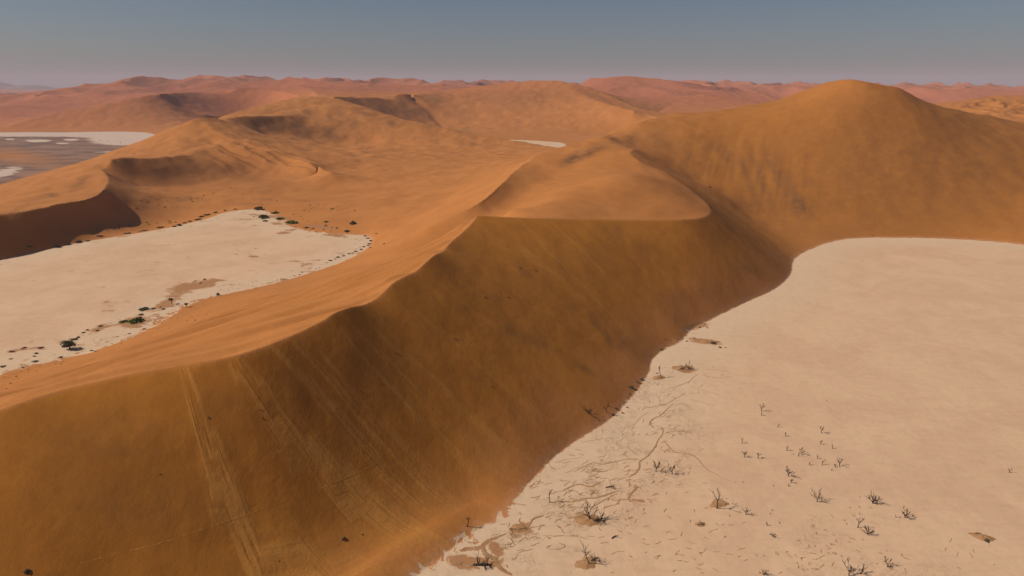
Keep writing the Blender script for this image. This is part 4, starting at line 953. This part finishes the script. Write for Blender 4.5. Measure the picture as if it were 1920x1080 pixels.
# clumps at the toe of the slip face beside the right pan
dead_like = [(1183,727,13,'dark','dark spiky bush at the foot of the slip face'),(1195,717,9,'dust','straw coloured tuft right of the dark spiky bush'),(1203,711,10,'dry','dry tuft up the shore from the spiky bush'),(1180,738,6,'dust','small tuft below the spiky bush'),
   (1149,778,8,'dark','dark clump below the twisted dead tree'),(1156,780,6,'dry','brown clump right of the dark clump'),(1154,766,8,'dust','pale tuft right of the twisted dead tree'),(1176,764,8,'dry','dry tuft at the pan edge'),(1168,775,10,'dry','brown tuft at the pan edge, lower'),
   (1240,655,7,'dark','small dark bush on the sand fan'),(1337,644,13,'dark','dark bush at the right end of the long sand mound'),(1350,652,8,'dark','dark bush just beyond the long sand mound'),(1360,652,5,'dark','tiny dark bush right of the long sand mound'),
   (1320,607,7,'dry','dry tuft where the shore bends'),(1312,614,8,'dry','dry tuft left of the shore bend'),(1326,615,6,'dry','brown tuft below the shore bend'),(1302,634,7,'dry','brown tuft on the spur sand'),(1270,636,5,'dry','brown tuft at the left of the spur'),(1288,640,6,'dust','straw tuft on the spur sand'),
   (1484,505,5,'dry','dry tuft at the shore corner'),(1503,472,5,'dark','dark tuft on the shore corner of the right pan'),(1636,442,4,'dark','dark speck on the far shore of the right pan'),(1232,700,8,'dry','dry brush on the small brown mound'),
   (1836,1004,18,'dry','dry brush on the oval mound at the far right'),(1850,1014,16,'dark','dark brush along the lower rim of the oval mound'),(1276,690,10,'dry','dry brush on the wood pile mound')]
for u, v, w_, k_, lb in dead_like: bush(u, v, w_, k_, lb, None, .7, 'tuft' if w_ < 11 else None, 'tuft' if w_ < 11 else None)
# clods and half-buried things on the slip faces
def clod(u, v, w_, label, m, seed):
    loc, t = spot(u, v); s_ = w_*.36*t/1280; R = random.Random(seed); bm = __import__('bmesh').new(); __import__('bmesh').ops.create_icosphere(bm, subdivisions=2, radius=1)
    for q in bm.verts: q.co *= 1 + R.uniform(-.28,.28); q.co.z *= .6
    me = bpy.data.meshes.new('clod'); bm.to_mesh(me); bm.free(); me.materials.append(m); o = bpy.data.objects.new('clod', me); o.location = loc; o.scale = (s_, s_, s_); C.objects.link(o); return top(o, label, 'clod', 'clods on the slip face')
for i, (u, v, w_, lb, m) in enumerate([(391,783,5,'black clod between the widest sand tracks',M_DEAD),(488,768,4,'upper brown clod between the middle tracks',M_CLOD),(492,784,5,'lower brown clod between the middle tracks',M_CLOD),(300,889,5,'brown clod on the smooth lower left slope',M_CLOD),
    (642,1009,12,'dark crumbling clump near the toe of the slope',M_CLOD),(679,1002,5,'small clump right of the crumbling one',M_CLOD),(974,502,6,'pale clod high on the slope, left of two',M_CLOD),(1004,507,6,'dark clod high on the slope, right of two',M_CLOD),(909,557,6,'pale clod in mid slope, left of two',M_CLOD),
    (952,557,6,'pale clod in mid slope, right of two',M_CLOD),(742,661,5,'pale clod near the crest bend',M_CLOD),(782,668,3,'tiny dark clod right of the crest bend clod',M_DEAD),(711,718,4,'pale clod below the crest bend',M_CLOD),(677,734,4,'black clod below the crest bend',M_DEAD),(854,636,5,'dark clod in the middle of the slope',M_DEAD),
    (923,725,5,'brown clod in a soft hollow of the slope',M_CLOD),(519,838,3.5,'tiny brown clod low among the tracks',M_CLOD),(523,1052,3.5,'tiny dark clod at the bottom of the slope',M_DEAD),(1331,351,7,'dark clod in the trough beside the big dune',M_DEAD),(1283,412,3,'tiny clod on the brink of the lobe',M_DEAD),(50,1071,15,'dark half-buried clump in the bottom left corner',M_DEAD)]):
    clod(u, v, w_, lb, m, i)
# far mountains behind the left horizon
def mountain(u0, u1, v_top, d, label, seed):
    x0 = (u0-960)/1280*d; x1 = (u1-960)/1280*d; n, m = 60, 14; R = np.random.default_rng(seed); V = []; F = []
    top_z = 100 + (158.5 - v_top)/1280*d*1.02
    xs = np.linspace(x0, x1, n); prof = np.sin(np.linspace(0, np.pi, n))**.8 * (.72 + .35*fbm(xs/ (abs(x1-x0)/5), xs*0+seed, 4, seed))
    for j in range(m):
        f = j/(m-1)*2-1; c = (1-abs(f))
        for i in range(n):
            z = top_z * prof[i] * (c**.9) * (1 + .25*float(vnoise(np.array([xs[i]/900.]), np.array([f*3.+seed]), seed)[0])) - 8
            V.append((xs[i], d + f*(x1-x0)*.28 + 0.0, z))
    for j in range(m-1):
        for i in range(n-1): q = j*n+i; F.append((q, q+1, q+n+1, q+n))
    me = bpy.data.meshes.new('mountain'); me.from_pydata(V, [], F); me.polygons.foreach_set('use_smooth', [True]*len(F)); me.update(); me.materials.append(simple('mountain_rock', (.30,.20,.17), (.2,.13,.11), .002))
    o = bpy.data.objects.new('mountain', me); C.objects.link(o); o['kind'] = 'structure'
mountain(-140, 150, 146, 12500, '', 4); mountain(235, 330, 142, 11000, '', 9); mountain(860, 1010, 151, 11500, '', 14); mountain(1500, 1640, 153, 12500, '', 19)
print('things', round(time.time()-T0, 1))
